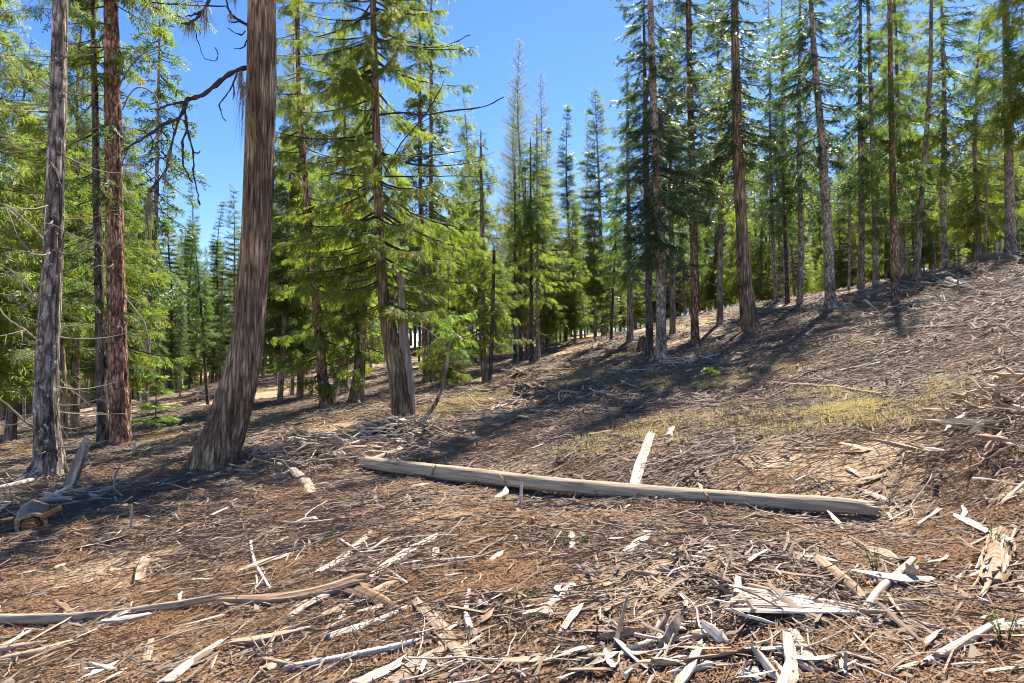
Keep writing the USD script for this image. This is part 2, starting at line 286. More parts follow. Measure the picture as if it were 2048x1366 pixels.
def make_crown(kind, rng, path, z0, z1, R, nb, dens=13.0, detail=5, size=(.3, .5), gap=0.0, wood=True, top=.12, shape=.8, droop=None, one_side=None, lo=1.0, flat=1.0):
    """path(z) -> trunk axis points. Returns (foliage, branchwork)."""
    P, D, U, SZ, W = [], [], [], [], Geo()
    zs = np.sort(z0 + (z1 - z0) * (rng.random(nb) ** 1.0))
    if kind in ('fir',): zs = np.round(zs / .38) * .38 + rng.normal(0, .04, nb)
    az = rng.random(nb) * 2 * np.pi
    for z, a in zip(zs, az):
        u = np.clip((z - z0) / (z1 - z0), 0, 1)
        L = R * ((1 - u) ** shape * (1 - top) + top) * rng.uniform(.55, 1.15) * min(1, .55 + 4 * u if lo == 1 else lo + 4 * u)
        if one_side is not None: L *= 1 + .45 * math.cos(a - one_side)
        if rng.random() < gap: continue
        o = np.array([math.cos(a), math.sin(a), 0]); lat = np.array([-o[1], o[0], 0])
        s = np.linspace(0, 1, 6)
        if kind == 'cedar': dr, upt = (.55 if droop is None else droop) * (1 - .9 * u ** 2), .32
        elif kind == 'spruce': dr, upt = (.70 if droop is None else droop) * (1 - 1.1 * u ** 2), .30
        elif kind == 'fir': dr, upt = (.22 if droop is None else droop) * (1 - 2.6 * u ** 2), .14
        else: dr, upt = (.10 if droop is None else droop) - .5 * u, .35
        wv = rng.normal(0, .05, 2)
        p0 = path(np.array([z]))[0]
        bp = p0 + o * (L * s)[:, None] + lat * (L * (wv[0] * s + wv[1] * s * s))[:, None]
        bp[:, 2] += L * (-dr * s + upt * s * s)
        if wood:
            r0 = (.008 + .010 * L) * (1.0 if kind != 'larch' else .8)
            W.add(*tube(bp[:, :3], np.linspace(r0, .004, 6), 3, False))
        n = max(3, int(L * dens * rng.uniform(.75, 1.25)))
        t = .12 + .88 * rng.random(n) ** .75 if kind != 'larch' else .1 + .9 * rng.random(n)
        idx = np.clip((t * 5).astype(int), 0, 4); fr = t * 5 - idx
        pos = bp[idx] * (1 - fr)[:, None] + bp[idx + 1] * fr[:, None]; fw = unit(bp[idx + 1] - bp[idx])
        sd = rng.choice([-1.0, 1.0], n)
        if kind == 'cedar':
            d = fw * rng.uniform(.35, 1.0, (n, 1)) + lat * (sd * rng.uniform(.2, 1.0, n))[:, None] + np.array([0, 0, -1]) * rng.uniform(.1, 1.35, (n, 1)); up = np.array([0, 0, 1.0]) + o * .5 + rng.normal(0, .6, (n, 3))
        elif kind == 'spruce':
            d = fw * rng.uniform(.4, 1.0, (n, 1)) + lat * (sd * rng.uniform(.2, .9, n))[:, None] + np.array([0, 0, -1]) * rng.uniform(-.1, .8, (n, 1)); up = np.array([0, 0, 1.0]) + rng.normal(0, .5, (n, 3))
        elif kind == 'fir':
            d = fw * rng.uniform(.5, 1.0, (n, 1)) + lat * (sd * rng.uniform(.35, 1.0, n))[:, None] + np.array([0, 0, 1]) * rng.uniform(-.4, .3, (n, 1)); up = np.array([0, 0, 1.0]) + rng.normal(0, .55, (n, 3))
        else:
            d = fw * rng.uniform(.4, 1.0, (n, 1)) + lat * (sd * rng.uniform(.2, .9, n))[:, None] + np.array([0, 0, 1]) * rng.uniform(-.4, .7, (n, 1)); up = rng.normal(0, 1, (n, 3))
        P.append(pos); D.append(d); U.append(up); SZ.append(rng.uniform(size[0], size[1], n) * (1.1 - .35 * t) * (.65 + .35 * (1 - u)))
    fol = sprays(kind, detail, np.vstack(P), np.vstack(D), np.vstack(U), np.concatenate(SZ), rng)
    return fol, W.out()
def dead_twigs(rng, path, rad, zs, L, drop=.35, sub=4):
    """Bare dead branches along the trunk, each with a few side twigs."""
    G = Geo()
    for z in zs:
        a = rng.random() * 2 * np.pi; l = L * rng.uniform(.3, 1.15); o = np.array([math.cos(a), math.sin(a), 0]); lat = np.array([-o[1], o[0], 0])
        s = np.linspace(0, 1, 6); k = rng.normal(0, .12, 4)
        p = path(np.array([z]))[0] + o * (l * s)[:, None] + lat * (l * (k[0] * s + k[1] * s * s))[:, None]
        p[:, 2] += l * ((-drop * rng.uniform(.2, 1.6)) * s + (.25 + k[2]) * s * s) + rng.normal(0, .015, 6) * s
        r0 = .006 + .007 * l
        G.add(*tube(p, np.linspace(r0, .0025, 6), 4, False))
        for _ in range(rng.integers(1, sub + 1)):
            i = rng.integers(1, 5); q = p[i]; dd = unit(o * rng.uniform(.2, 1) + lat * rng.uniform(-1, 1) + np.array([0, 0, rng.uniform(-1.1, .15)]))
            m = l * rng.uniform(.15, .45); pts = q + dd * (m * np.array([0, .5, 1]))[:, None]; pts[2, 2] -= m * rng.uniform(0, .25)
            G.add(*tube(pts, [r0 * .5, r0 * .38, .002], 3, False))
    return G.out()
def trunk_mesh(pts, rad, sides=14, rings=40, flare=.35, ridge=.05, seed=0, coarse=1.0, lobes=5, zr=1.0, flare_h=.35, spread=None, twist=0.0):
    """A trunk along a smooth axis: pts (n,3), rad (n). Ridged bark is real relief; the foot flares into root lobes."""
    c = curve(np.c_[pts, rad], 400)
    h = c[:, 2] - c[0, 2]; pick = np.unique(np.clip(np.searchsorted(np.linspace(0, 1, 400), np.linspace(0, 1, rings) ** 1.0), 0, 399)); c = c[pick]; h = h[pick]
    th = np.arange(sides) * 2 * np.pi / sides; H, T = np.meshgrid(h, th, indexing='ij'); T2 = T + twist * np.exp(-H / 1.2)
    k = coarse / max(c[:, 3].mean(), .03)
    cyl = np.stack([np.cos(T2) * c[:, 3:4] * 7 * k * .12 , np.sin(T2) * c[:, 3:4] * 7 * k * .12, H * zr], -1)
    rel = fbm(cyl * np.array([3.2, 3.2, .9]) + seed * 13.1, 4, seed) - .5
    big = fbm(np.stack([np.cos(T2) * .8, np.sin(T2) * .8, H * .7], -1) + seed * 3.7, 2, seed + 3) - .5
    w = 1 + ridge * 4.0 * rel + .10 * big
    w += flare * np.exp(-np.maximum(H, 0) / flare_h) * (1 + .45 * np.cos(lobes * T + seed) + .25 * np.cos((lobes - 2) * T + 2 * seed))
    return tube(c[:, :3], c[:, 3], sides, True, w)

# ------------------------------------------------------------------ tree kinds that are repeated through the far forest (never seen by themselves)
KINDS = {}
def class_tree(name, kind, H, r0, z0, R, nb, dens, detail, size, leafm, barkm, branchm, seed, dead=0, twigL=.9, **kw):
    rng = np.random.default_rng(seed); path = '/World/' + name
    p = UsdGeom.Xform.Define(stage, path).GetPrim(); p.SetSpecifier(Sdf.SpecifierClass)
    bend = rng.normal(0, .010 * H, (5, 2)); zt = np.linspace(0, H, 5); bend[0] = 0; bend[1] *= .5
    def axis(z): return np.stack([np.interp(z, zt, bend[:, 0]), np.interp(z, zt, bend[:, 1]), z], -1)
    zz = np.array([-.4, 0, .15, .4, .7, 1.0]) * 1.0; zz = np.array([-.4, .01, H * .15, H * .4, H * .7, H])
    rr = r0 * np.array([1.1, 1.0, .88, .66, .34, .03])
    obj('trunk', trunk_mesh(axis(zz), rr, 10, 26, .3, .05, seed), barkm, p, smooth=50)
    fol, w = make_crown(kind, rng, axis, z0, H * .99, R, nb, dens, detail, size, **kw)
    cr = obj('crown', fol, leafm, p, kind='stuff')
    if len(w[0]): obj('branchwork', w, branchm, cr, kind='stuff')
    if dead: obj('dead_branchwork', dead_twigs(rng, axis, None, np.sort(rng.uniform(H * .05, z0 + .25 * (H - z0), dead)), twigL), 'dead_twig', p, kind='stuff')
    KINDS[name] = (path, H, kind)
class_tree('cedar_kind_slim', 'cedar', 15, .15, 4.4, 1.9, 180, 13, 3, (.42, .75), 'cedar_leaf', 'bark_mid', 'branch_dark', 11, dead=34)
class_tree('cedar_kind_full', 'cedar', 13, .16, 1.8, 2.4, 220, 13, 3, (.42, .78), 'cedar_leaf', 'bark_mid', 'branch_dark', 12, dead=14)
class_tree('cedar_kind_dark', 'cedar', 17, .17, 5.5, 2.0, 170, 12, 3, (.45, .75), 'cedar_dark', 'bark_dark', 'branch_dark', 13, dead=40)
class_tree('cedar_kind_young', 'cedar', 7, .07, .4, 1.5, 130, 13, 3, (.34, .6), 'cedar_leaf', 'bark_mid', 'branch_dark', 14, dead=4, twigL=.6)
class_tree('spruce_kind_slim', 'spruce', 18, .15, 4.5, 1.4, 230, 13, 3, (.42, .68), 'spruce_leaf', 'bark_spruce', 'branch_dark', 15, dead=50, top=.06)
class_tree('spruce_kind_full', 'spruce', 17, .18, 5.5, 2.0, 220, 12, 3, (.45, .75), 'spruce_leaf', 'bark_mid', 'branch_dark', 16, dead=54, top=.06)
class_tree('hemlock_kind', 'spruce', 16, .14, 4.0, 1.9, 140, 10, 3, (.45, .75), 'cedar_dark', 'bark_spruce', 'branch_dark', 17, dead=60, droop=.85)
class_tree('fir_kind_spire', 'fir', 20, .15, 1.5, 1.5, 460, 16, 3, (.5, .8), 'fir_leaf', 'bark_dark', 'branch_dark', 18, top=.05, shape=.95)
class_tree('fir_kind_broad', 'fir', 15, .15, 1.8, 2.1, 280, 15, 3, (.45, .75), 'fir_leaf', 'bark_spruce', 'branch_dark', 19, dead=14, top=.05)
class_tree('larch_kind', 'larch', 26, .14, 5, 2.9, 520, 10, 3, (.35, .8), 'larch_leaf', 'bark_spruce', 'larch_leaf', 20, dead=10, top=.04)
class_tree('bare_kind', 'larch', 14, .10, 2.0, 1.3, 110, 5, 3, (.3, .6), 'dead_twig', 'bark_spruce', 'dead_twig', 21, top=.1, droop=.3)
def plant(name, kind, label, px, py, top=None, depth=None, upper=None, H=None, thick=1.0, group=None, yaw=None, seed=0, cat='tree'):
    """A tree of one of the kinds: its foot at a pixel (on the ground, or at a given depth), its height from the pixel of its top or in metres."""
    path, H0, _ = KINDS[kind]; rng = np.random.default_rng(seed * 7919 + int(px * 31 + py))
    b = hit(px, py) if depth is None else at(px, py, depth)
    b[2] = ground_z(b[0], b[1])
    if top is not None: H = at(px, top, b[1])[2] - b[2]
    ax = np.array([rng.normal(0, .022), rng.normal(0, .022), 1.0])
    if upper is not None:
        u = at(upper[0], upper[1], b[1]); ax = (u - b)
    ax = unit(ax); yaw = rng.random() * 6.283 if yaw is None else yaw
    x = unit(np.cross([0, 1, 0], ax)); y = np.cross(ax, x); R = np.stack([x, y, ax], 1) @ np.array([[math.cos(yaw), -math.sin(yaw), 0], [math.sin(yaw), math.cos(yaw), 0], [0, 0, 1]])
    m = np.eye(4); sz = H / H0; sx = sz * thick; m[:3, :3] = R * np.array([sx, sx, sz]); m[:3, 3] = b
    p = thing(name, label, cat, group, matrix=m); p.GetReferences().AddInternalReference(Sdf.Path(path)); p.SetInstanceable(True)
    return b

# ------------------------------------------------------------------ the trees that can be told apart
def axis_from_pixels(pix, H, foot=None, depth=None, sink=.12):
    """pix: (px, py, width in px) from the foot upward, all at the foot's distance. Returns base, local axis points and radii, up to H metres."""
    b = hit(pix[0][0], pix[0][1]) if depth is None else at(pix[0][0], pix[0][1], depth)
    if foot is not None: b = np.array(foot, float)
    b[2] = ground_z(b[0], b[1])
    y = b[1]; P = np.array([at(p[0], p[1], y) for p in pix]); r = np.array([p[2] * y / FPX / 2 for p in pix])
    P = P - b; P[0] = 0
    zt = P[-1, 2]; d = P[-1] - P[-2]; d = d / max(d[2], .1)
    if H > zt + .5:
        k = np.linspace(0, 1, 5)[1:]; up = np.array([d[0] * .35, 0, 1.0])
        P = np.vstack([P, P[-1] + up * ((H - zt) * k)[:, None]]); r = np.concatenate([r, r[-1] * (1 - k) ** .8 + .012])
    P = np.vstack([P[0] - np.array([0, 0, sink]) , P]); r = np.concatenate([r[:1] * 1.08, r])
    return b, P, r
def axis_fn(P): return lambda z: np.stack([np.interp(z, P[:, 2], P[:, 0]), np.interp(z, P[:, 2], P[:, 1]), z], -1)
def pz(py, b): return at(1024, py, b[1])[2] - b[2]
ROOTED = []
def named_tree(name, label, pix, H, barkm, crown=None, dead=None, trunk={}, depth=None, cat='tree', group=None, seed=0, lichens=0):
    rng = np.random.default_rng(1000 + seed); b, P, r = axis_from_pixels(pix, H, depth=depth); f = axis_fn(P)
    t = thing(name, label, cat, group, loc=b)
    kw = dict(sides=18, rings=60, flare=.3, ridge=.05, seed=seed) | trunk
    obj('trunk', trunk_mesh(P, r, **kw), barkm, t, smooth=50)
    if crown:
        c = dict(crown); kind, leafm = c.pop('kind'), c.pop('leaf'); z0 = pz(c.pop('base'), b); brm = c.pop('branch', 'branch_dark')
        fol, w = make_crown(kind, rng, f, z0, H * .985, c.pop('R'), c.pop('nb'), **c)
        cr = obj('crown', fol, leafm, t, kind='stuff')
        if len(w[0]): obj('branchwork', w, brm, cr, kind='stuff')
    if dead:
        lo, hi, n, L = dead[:4]; zl, zh = pz(lo, b), pz(hi, b)
        obj('dead_branchwork', dead_twigs(rng, f, None, rng.uniform(zl, zh, n), L, *dead[4:]), 'dead_twig', t, kind='stuff')
    if lichens:
        G = Geo()
        for _ in range(lichens):
            z = rng.uniform(pz(760, b), pz(150, b)); a = rng.random() * 6.28; q = f(np.array([z]))[0] + np.array([math.cos(a), math.sin(a), -.05]) * rng.uniform(.2, .9)
            lichen_beard(G, q, rng.uniform(.15, .5), rng)
        obj('lichen', G.out(), 'lichen', t, kind='stuff')
    if seed in (30, 31, 32, 34, 35, 36, 6, 7): ROOTED.append((t, b, 5, r[0] * 4.0, r[0] * .42, barkm, seed))
    return t, b, f
def lichen_beard(G, q, L, rng, n=16, w=.035):
    n = int(n * .55)
    for _ in range(n):
        s = np.linspace(0, 1, 4); l = L * rng.uniform(.35, 1); dx = rng.normal(0, w, 2)
        kx = rng.normal(0, .03, 2) * L; p = q + np.stack([dx[0] * (.3 + s) + kx[0] * s * s + rng.normal(0, .008, 4), dx[1] * (.3 + s) + kx[1] * s + rng.normal(0, .008, 4), -l * s], 1)
        G.add(*tube(p, [.003, .0034, .0024, .0008], 3, False))
CED = dict(kind='cedar', leaf='cedar_leaf', dens=19, detail=5, size=(.26, .48))
DCED = dict(kind='cedar', leaf='cedar_dark', dens=15, detail=5, size=(.34, .62))
SPR = dict(kind='spruce', leaf='spruce_leaf', dens=15, detail=4, size=(.32, .54), top=.08)

# the big leaning cedar with its bare lichen-hung branch
t, bH, fH = named_tree('cedar_tree', 'thick leaning cedar with fibrous brown bark and a long bare lichen-hung branch', [(428, 932, 86), (451, 863, 77), (470, 794, 72), (484, 738, 67), (494, 691, 64), (506, 560, 58), (514, 450, 58), (519, 310, 57), (522, 206, 56), (524, 0, 54)],
    19, 'bark_cedar', crown=CED | dict(base=-330, R=2.6, nb=120), trunk=dict(sides=130, rings=420, ridge=.055, flare=.08, coarse=2.2, zr=1.0, flare_h=.5, twist=.9), seed=1)
def pixel_branch(parent, b, pts, dy=(0, 0), mname='branch_dark', name='branch', sides=6, wob=.0):
    """A bare branch drawn through pixels (px, py, width) near the tree's distance; it also swings dy metres towards or away from the viewer."""
    n = len(pts); ys = b[1] + np.linspace(dy[0], dy[1], n)
    c = curve(np.array([[*(at(p[0], p[1], y) - b), p[2] * y / FPX / 2] for p, y in zip(pts, ys)]), max(8, 4 * n))
    rg = np.random.default_rng(int(pts[0][0] * 7 + pts[0][1])); c[:, :3] += rg.normal(0, .008, (len(c), 3)) * np.linspace(0, 1, len(c))[:, None]
    return obj(name, tube(c[:, :3], c[:, 3] * rg.uniform(.62, 1.2, len(c)), sides), mname, parent, smooth=60)
b = bH
B = [([(497, 135, 11), (470, 142, 11), (440, 163, 11), (405, 190, 11), (375, 201, 11), (369, 215, 10)], (0, -.7)),
     ([(372, 205, 7), (345, 208, 5), (320, 216, 4), (298, 219, 2)], (-.7, -1.2)),
     ([(369, 215, 10), (358, 236, 8), (325, 250, 7), (300, 268, 6), (275, 284, 4), (245, 303, 3)], (-.7, -1.3)),
     ([(358, 236, 7), (348, 270, 6), (338, 312, 6), (331, 342, 6), (310, 368, 6), (297, 392, 6), (293, 430, 4), (298, 468, 3)], (-.8, -.9)),
     ([(369, 222, 7), (374, 255, 6), (365, 285, 6), (366, 325, 5), (376, 350, 4), (385, 366, 3)], (-.7, -.5)),
     ([(368, 240, 5), (380, 280, 5), (386, 305, 4), (388, 350, 4), (394, 380, 4), (400, 412, 4)], (-.7, -.4)),
     ([(386, 305, 4), (394, 306, 3), (400, 303, 3)], (-.55, -.5)),
     ([(500, 52, 9), (480, 42, 8), (466, 32, 6), (456, 14, 5), (452, -12, 5)], (0, -.4)),
     ([(480, 42, 5), (468, 44, 3), (455, 42, 2)], (-.2, -.4)),
     ([(420, -8, 7), (412, 14, 7), (398, 32, 7), (380, 44, 6), (362, 48, 5)], (-1.0, -1.2)),
     ([(404, 22, 5), (385, 30, 4), (372, 33, 2)], (-1.1, -1.2)),
     ([(455, 12, 3), (420, 12, 3), (370, 10, 2), (330, 8, 2), (300, 6, 2)], (-.4, -1.4)),
     ([(498, 60, 4), (494, 80, 4), (484, 96, 3), (470, 96, 2)], (0, -.3)),
     ([(490, 62, 3), (480, 70, 3), (470, 66, 2), (456, 55, 2)], (0, -.3)),
     ([(474, 145, 4), (466, 168, 4), (455, 188, 3), (440, 208, 3), (444, 230, 2), (453, 243, 2)], (-.2, -.5)),
     ([(466, 168, 3), (468, 185, 3), (466, 200, 2)], (-.3, -.3)),
     ([(338, 300, 3), (330, 315, 3), (300, 316, 2)], (-.8, -1.0)), ([(325, 250, 3), (322, 270, 3), (330, 285, 2)], (-.9, -.9)),
     ([(350, 262, 3), (345, 250, 3), (352, 240, 2), (360, 238, 2)], (-.8, -.8)), ([(310, 368, 3), (300, 355, 2), (292, 345, 2)], (-.9, -1.0)),
     ([(275, 284, 3), (262, 290, 3), (250, 310, 2), (243, 330, 2)], (-1.1, -1.3)), ([(300, 268, 3), (305, 290, 3), (300, 308, 2)], (-1.0, -1.0)),
     ([(430, 95, 2), (435, 115, 2), (428, 122, 2), (412, 118, 2), (398, 88, 2), (390, 60, 2)], (-.5, -1.0))]
for k, (pts, dy) in enumerate(B):
    br = pixel_branch(t, b, pts, dy)
    if k in (0, 3, 9, 7):
        G = Geo(); rg = np.random.default_rng(70 + k)
        for px, py, L, w in {0: [(483, 142, .8, .04), (489, 165, 1.15, .05), (494, 200, .9, .04), (478, 145, .5, .04), (502, 222, .6, .06)], 3: [(300, 385, .75, .03), (297, 395, .85, .03), (330, 345, .3, .03), (340, 300, .35, .03)],
                             9: [(376, 46, .28, .05), (385, 42, .34, .04), (410, 18, .42, .05), (412, 14, .5, .04)], 7: [(470, -10, .3, .03), (462, 26, .25, .03)]}[k]:
            y = b[1] + {0: -.35, 3: -.9, 9: -1.1, 7: -.3}[k]
            lichen_beard(G, at(px, py, y) - b, L, rg, 40, w)
        obj('lichen', G.out(), 'lichen', br, kind='stuff')
# bare bleached patches of splitting bark on the big cedar
for px, py, w, l in ((517, 130, 9, 60), (500, 690, 8, 120), (527, 440, 6, 90)):
    pass

# the two trunks at the left
t, b1, f1 = named_tree('fir_tree', 'grey flaky-barked trunk at the far left with a flared rooted foot', [(92, 958, 52), (97, 925, 44), (94, 860, 43), (92, 780, 42), (96, 690, 40), (103, 560, 36), (108, 450, 34), (116, 200, 30), (121, 0, 27)],
    20, 'bark_grey', crown=dict(kind='fir', leaf='fir_leaf', base=-150, R=2.0, nb=130, dens=12, detail=5, size=(.25, .4)), trunk=dict(sides=72, rings=200, ridge=.07, flare=.85, coarse=2.0, zr=1.5, flare_h=.30), dead=(900, 40, 34, 1.3), seed=2)
for pts, dy in [([(112, 500, 5), (135, 508, 5), (160, 503, 4), (185, 488, 3), (205, 478, 2)], (0, -.5)), ([(86, 540, 5), (60, 500, 5), (30, 470, 4), (-10, 452, 3)], (0, -.6)), ([(84, 620, 5), (50, 570, 4), (20, 540, 4), (-20, 520, 3)], (0, -.4)),
                ([(95, 305, 4), (70, 302, 4), (30, 304, 3), (-20, 300, 2)], (0, -.5)), ([(105, 182, 4), (80, 168, 4), (45, 160, 3), (0, 160, 3)], (0, .4)), ([(125, 115, 4), (150, 112, 3), (185, 110, 3)], (0, -.3)),
                ([(70, 858, 6), (45, 838, 5), (20, 815, 4), (-10, 790, 3)], (0, -.2)), ([(96, 212, 3), (60, 210, 3), (10, 212, 2)], (0, .5)), ([(88, 480, 4), (50, 440, 4), (20, 415, 3), (-15, 400, 2)], (0, .6)), ([(84, 690, 4), (50, 660, 4), (20, 640, 3), (-12, 600, 3)], (0, .5)), ([(80, 590, 3), (45, 610, 3), (15, 590, 3), (-20, 585, 2)], (0, -.5)),
                ([(90, 560, 4), (62, 590, 4), (40, 640, 3), (28, 690, 2)], (0, .3)), ([(100, 400, 4), (70, 405, 3), (40, 430, 3), (15, 470, 2)], (0, .3))]:
    pixel_branch(t, b1, pts, dy, 'dead_twig')
t, b2, f2 = named_tree('larch_tree', 'straight red-brown scaly trunk just right of the grey flaky trunk', [(241, 890, 40), (240, 850, 36), (237, 760, 35), (233, 600, 33), (229, 450, 32), (227, 300, 31), (224, 120, 28), (222, 0, 25)],
    24, 'bark_red', crown=CED | dict(base=150, R=2.3, nb=150, detail=4), trunk=dict(sides=72, rings=240, ridge=.085, flare=.14, coarse=2.6, zr=2.4), dead=(640, 170, 44, 1.1), seed=3, lichens=14)
for pts, dy in [([(225, 210, 5), (250, 150, 4), (290, 105, 3), (330, 90, 2)], (0, -.6)), ([(245, 220, 4), (275, 175, 3), (310, 190, 3), (318, 230, 2)], (0, -.6)), ([(215, 250, 4), (180, 262, 4), (150, 280, 3), (128, 300, 2)], (0, -.5)),
                ([(246, 590, 4), (270, 620, 4), (290, 650, 3), (296, 690, 4)], (0, -.3)), ([(243, 330, 4), (270, 330, 3), (300, 345, 3), (318, 362, 2)], (0, -.4))]:
    pixel_branch(t, b2, pts, dy, 'dead_twig')
named_tree('fir_tree', 'dark slim trunk standing close behind the red-brown scaly trunk', [(205, 892, 20), (204, 800, 19), (200, 650, 18), (194, 400, 15), (190, 200, 12), (186, 0, 9)], 19, 'bark_dark',
    crown=dict(kind='spruce', leaf='cedar_dark', base=640, R=1.5, nb=150, dens=13, detail=4, size=(.3, .5), gap=.25), dead=(760, 300, 40, 1.0), trunk=dict(sides=24, ridge=.07), seed=4)

# the forked cedar whose right stem is a broken grey snag
MP = [(806, 842, 44), (803, 800, 42), (797, 755, 40), (786, 700, 36), (777, 655, 30), (768, 600, 24), (762, 540, 22), (758, 420, 20), (752, 250, 17), (748, 100, 14), (746, 0, 12)]
t, bM, fM = named_tree('cedar_tree', 'forked yellow-green cedar with a broken grey snag as its right stem', MP, 15.5, 'bark_cedar', crown=CED | dict(base=640, R=2.5, nb=265, dens=24, size=(.21, .38), gap=.06, lo=.35, shape=.55, top=.25), trunk=dict(sides=64, rings=220, ridge=.07, coarse=2.0, zr=.6, flare=.12), dead=(640, 300, 20, 1.4), seed=5)
SP = [(812, 838, 24), (811, 780, 24), (806, 730, 23), (801, 680, 20), (798, 620, 17), (796, 575, 16), (795, 548, 15)]
P = np.array([at(p[0], p[1], bM[1]) for p in SP]) - bM + np.array([.06, .02, 0]); r = np.array([p[2] * bM[1] / FPX / 2 for p in SP])
v, f = trunk_mesh(P, r, 44, 110, .05, .14, 8, 2.0, zr=.6); top_ = v[:, 2] > P[-1, 2] - .05
v[top_, 2] += .42 * (noise(v[top_] * 26) - .6) - .16 * (v[top_, 0] > P[-1, 0])
obj('snag', (v, f), 'wood_upright', t, smooth=50, label='broken grey dead stem with a splintered top')
for pts, dy in [([(755, 230, 5), (800, 225, 5), (850, 230, 4), (905, 222, 4), (960, 215, 3), (1010, 195, 2)], (0, -.8)), ([(752, 95, 5), (800, 100, 4), (850, 105, 4), (900, 88, 3), (940, 70, 2)], (0, .6)), ([(748, 35, 4), (720, 18, 4), (680, 8, 3)], (0, .5)),
                ([(756, 350, 4), (720, 352, 4), (680, 348, 3), (640, 355, 2)], (0, -.6)), ([(760, 352, 5), (820, 353, 4), (880, 352, 3), (945, 352, 2)], (0, -.8)), ([(762, 405, 5), (810, 420, 4), (860, 440, 3), (920, 455, 2)], (0, .8)),
                ([(764, 310, 4), (820, 312, 4), (870, 310, 3), (930, 300, 2)], (0, .5)), ([(770, 350, 3), (800, 290, 3), (850, 230, 3), (890, 160, 2)], (0, -.8))]:
    pixel_branch(t, bM, pts, dy, 'branch_dark')

# cedars and slender trunks of the middle distance
named_tree('cedar_tree', 'dark leaning cedar trunk between the big leaning cedar and the pale cedar', [(653, 817, 24), (648, 780, 21), (640, 700, 19), (632, 600, 17), (622, 480, 14), (606, 300, 11), (598, 200, 9)], 15, 'bark_red',
    crown=CED | dict(base=770, R=1.7, nb=150, dens=15), trunk=dict(sides=30, rings=90, ridge=.08, coarse=1.6, zr=1.0), seed=6)
named_tree('cedar_tree', 'pale-footed cedar with drooping fronds left of the forked cedar', [(712, 808, 28), (716, 770, 24), (722, 700, 21), (726, 600, 18), (728, 480, 12), (730, 330, 6)], 9.5, 'bark_cedar',
    crown=CED | dict(base=735, R=1.55, nb=130, dens=14), trunk=dict(sides=30, rings=90, ridge=.08, coarse=1.6, zr=.7), seed=7)
named_tree('dead_pole', 'grey leaning bare pole between two cedars left of the forked cedar', [(664, 800, 14), (675, 755, 12), (690, 710, 10), (700, 672, 9)], 1.0, 'wood_upright', depth=20, trunk=dict(sides=12, rings=16), cat='dead pole', seed=8)
t, bS, fS = named_tree('cedar_sapling', 'thin bent cedar sapling curving up beside the forked cedar with a small fan crown', [(842, 862, 9), (850, 838, 8), (868, 812, 8), (882, 780, 7), (892, 740, 7), (898, 700, 6), (901, 665, 5), (900, 630, 3)], 1.0, 'bark_mid', depth=12.6, trunk=dict(sides=10, rings=40, flare=.1), seed=9, cat='sapling')
fol, w = make_crown('cedar', np.random.default_rng(9), fS, pz(690, bS), pz(625, bS), .55, 12, 22, 5, (.2, .34), top=.7)
obj('crown', fol, 'sapling_leaf', t, kind='stuff')
pixel_branch(t, bS, [(896, 700, 3), (870, 672, 3), (845, 655, 2), (820, 650, 2)], (0, -.3), 'dead_twig')
pixel_branch(t, bS, [(900, 680, 3), (925, 662, 3), (945, 650, 2)], (0, .2), 'dead_twig')
named_tree('fir_tree', 'slim dark trunk right behind the forked cedar, paired with a paler one', [(852, 768, 14), (850, 700, 12), (846, 580, 11), (842, 450, 9), (840, 320, 8)], 16, 'bark_red', crown=dict(kind='spruce', leaf='cedar_dark', base=560, R=1.3, nb=130, dens=12, detail=3, size=(.45, .75), gap=.15), dead=(700, 420, 40, .9), seed=10)
named_tree('fir_tree', 'slim pale trunk of the pair right behind the forked cedar', [(864, 766, 12), (864, 700, 11), (863, 580, 10), (862, 450, 9), (862, 320, 8)], 17, 'bark_spruce', crown=dict(kind='spruce', leaf='fir_leaf', base=480, R=1.5, nb=140, dens=12, detail=3, size=(.45, .75), gap=.15), dead=(720, 380, 60, 1.0), seed=11)
named_tree('cedar_tree', 'young bright cedar with several stems in the middle of the clearing edge', [(972, 766, 16), (968, 730, 13), (964, 650, 12), (966, 560, 10), (964, 420, 8), (962, 330, 5)], 8.6, 'bark_mid', crown=CED | dict(base=700, R=1.75, nb=150, dens=13), trunk=dict(sides=20), seed=12)
named_tree('cedar_tree', 'thin straight dark stem touching the young bright cedar', [(980, 765, 8), (983, 700, 8), (986, 600, 7), (988, 500, 6)], 4.3, 'bark_dark', crown=CED | dict(base=640, R=.9, nb=50, dens=15), trunk=dict(sides=12), seed=13)
for k, (px, py, w, upx, lab, bk, dep) in enumerate([(1030, 718, 8, 1030, 'leftmost dark trunk of the tight clump at the middle', 'bark_dark', 31), (1042, 716, 9, 1038, 'second dark trunk of the tight clump at the middle', 'bark_dark', 31.5), (1054, 714, 8, 1050, 'slender brown trunk inside the tight clump at the middle', 'bark_red', 32),
                                                (1064, 719, 10, 1061, 'tall straight dark trunk of the tight clump at the middle', 'bark_dark', 30), (1076, 719, 9, 1074, 'pale trunk at the right edge of the tight clump at the middle', 'bark_spruce', 30)]):
    named_tree('cedar_tree', lab, [(px, py, w), (px - 1, 650, w * .85), ((px + upx) / 2, 500, w * .6), (upx, 330, w * .3)], [9, 7.5, 8, 10, 11][k], bk, depth=dep,
               crown=(CED if k in (1, 4) else DCED) | dict(base=[620, 640, 590, 480, 600][k], R=[1.2, 1.1, 1.0, 1.3, 1.9][k], nb=[70, 60, 60, 70, 120][k], dens=13, detail=4), dead=(690, 500, 14, .8), trunk=dict(sides=12, rings=30), seed=20 + k)

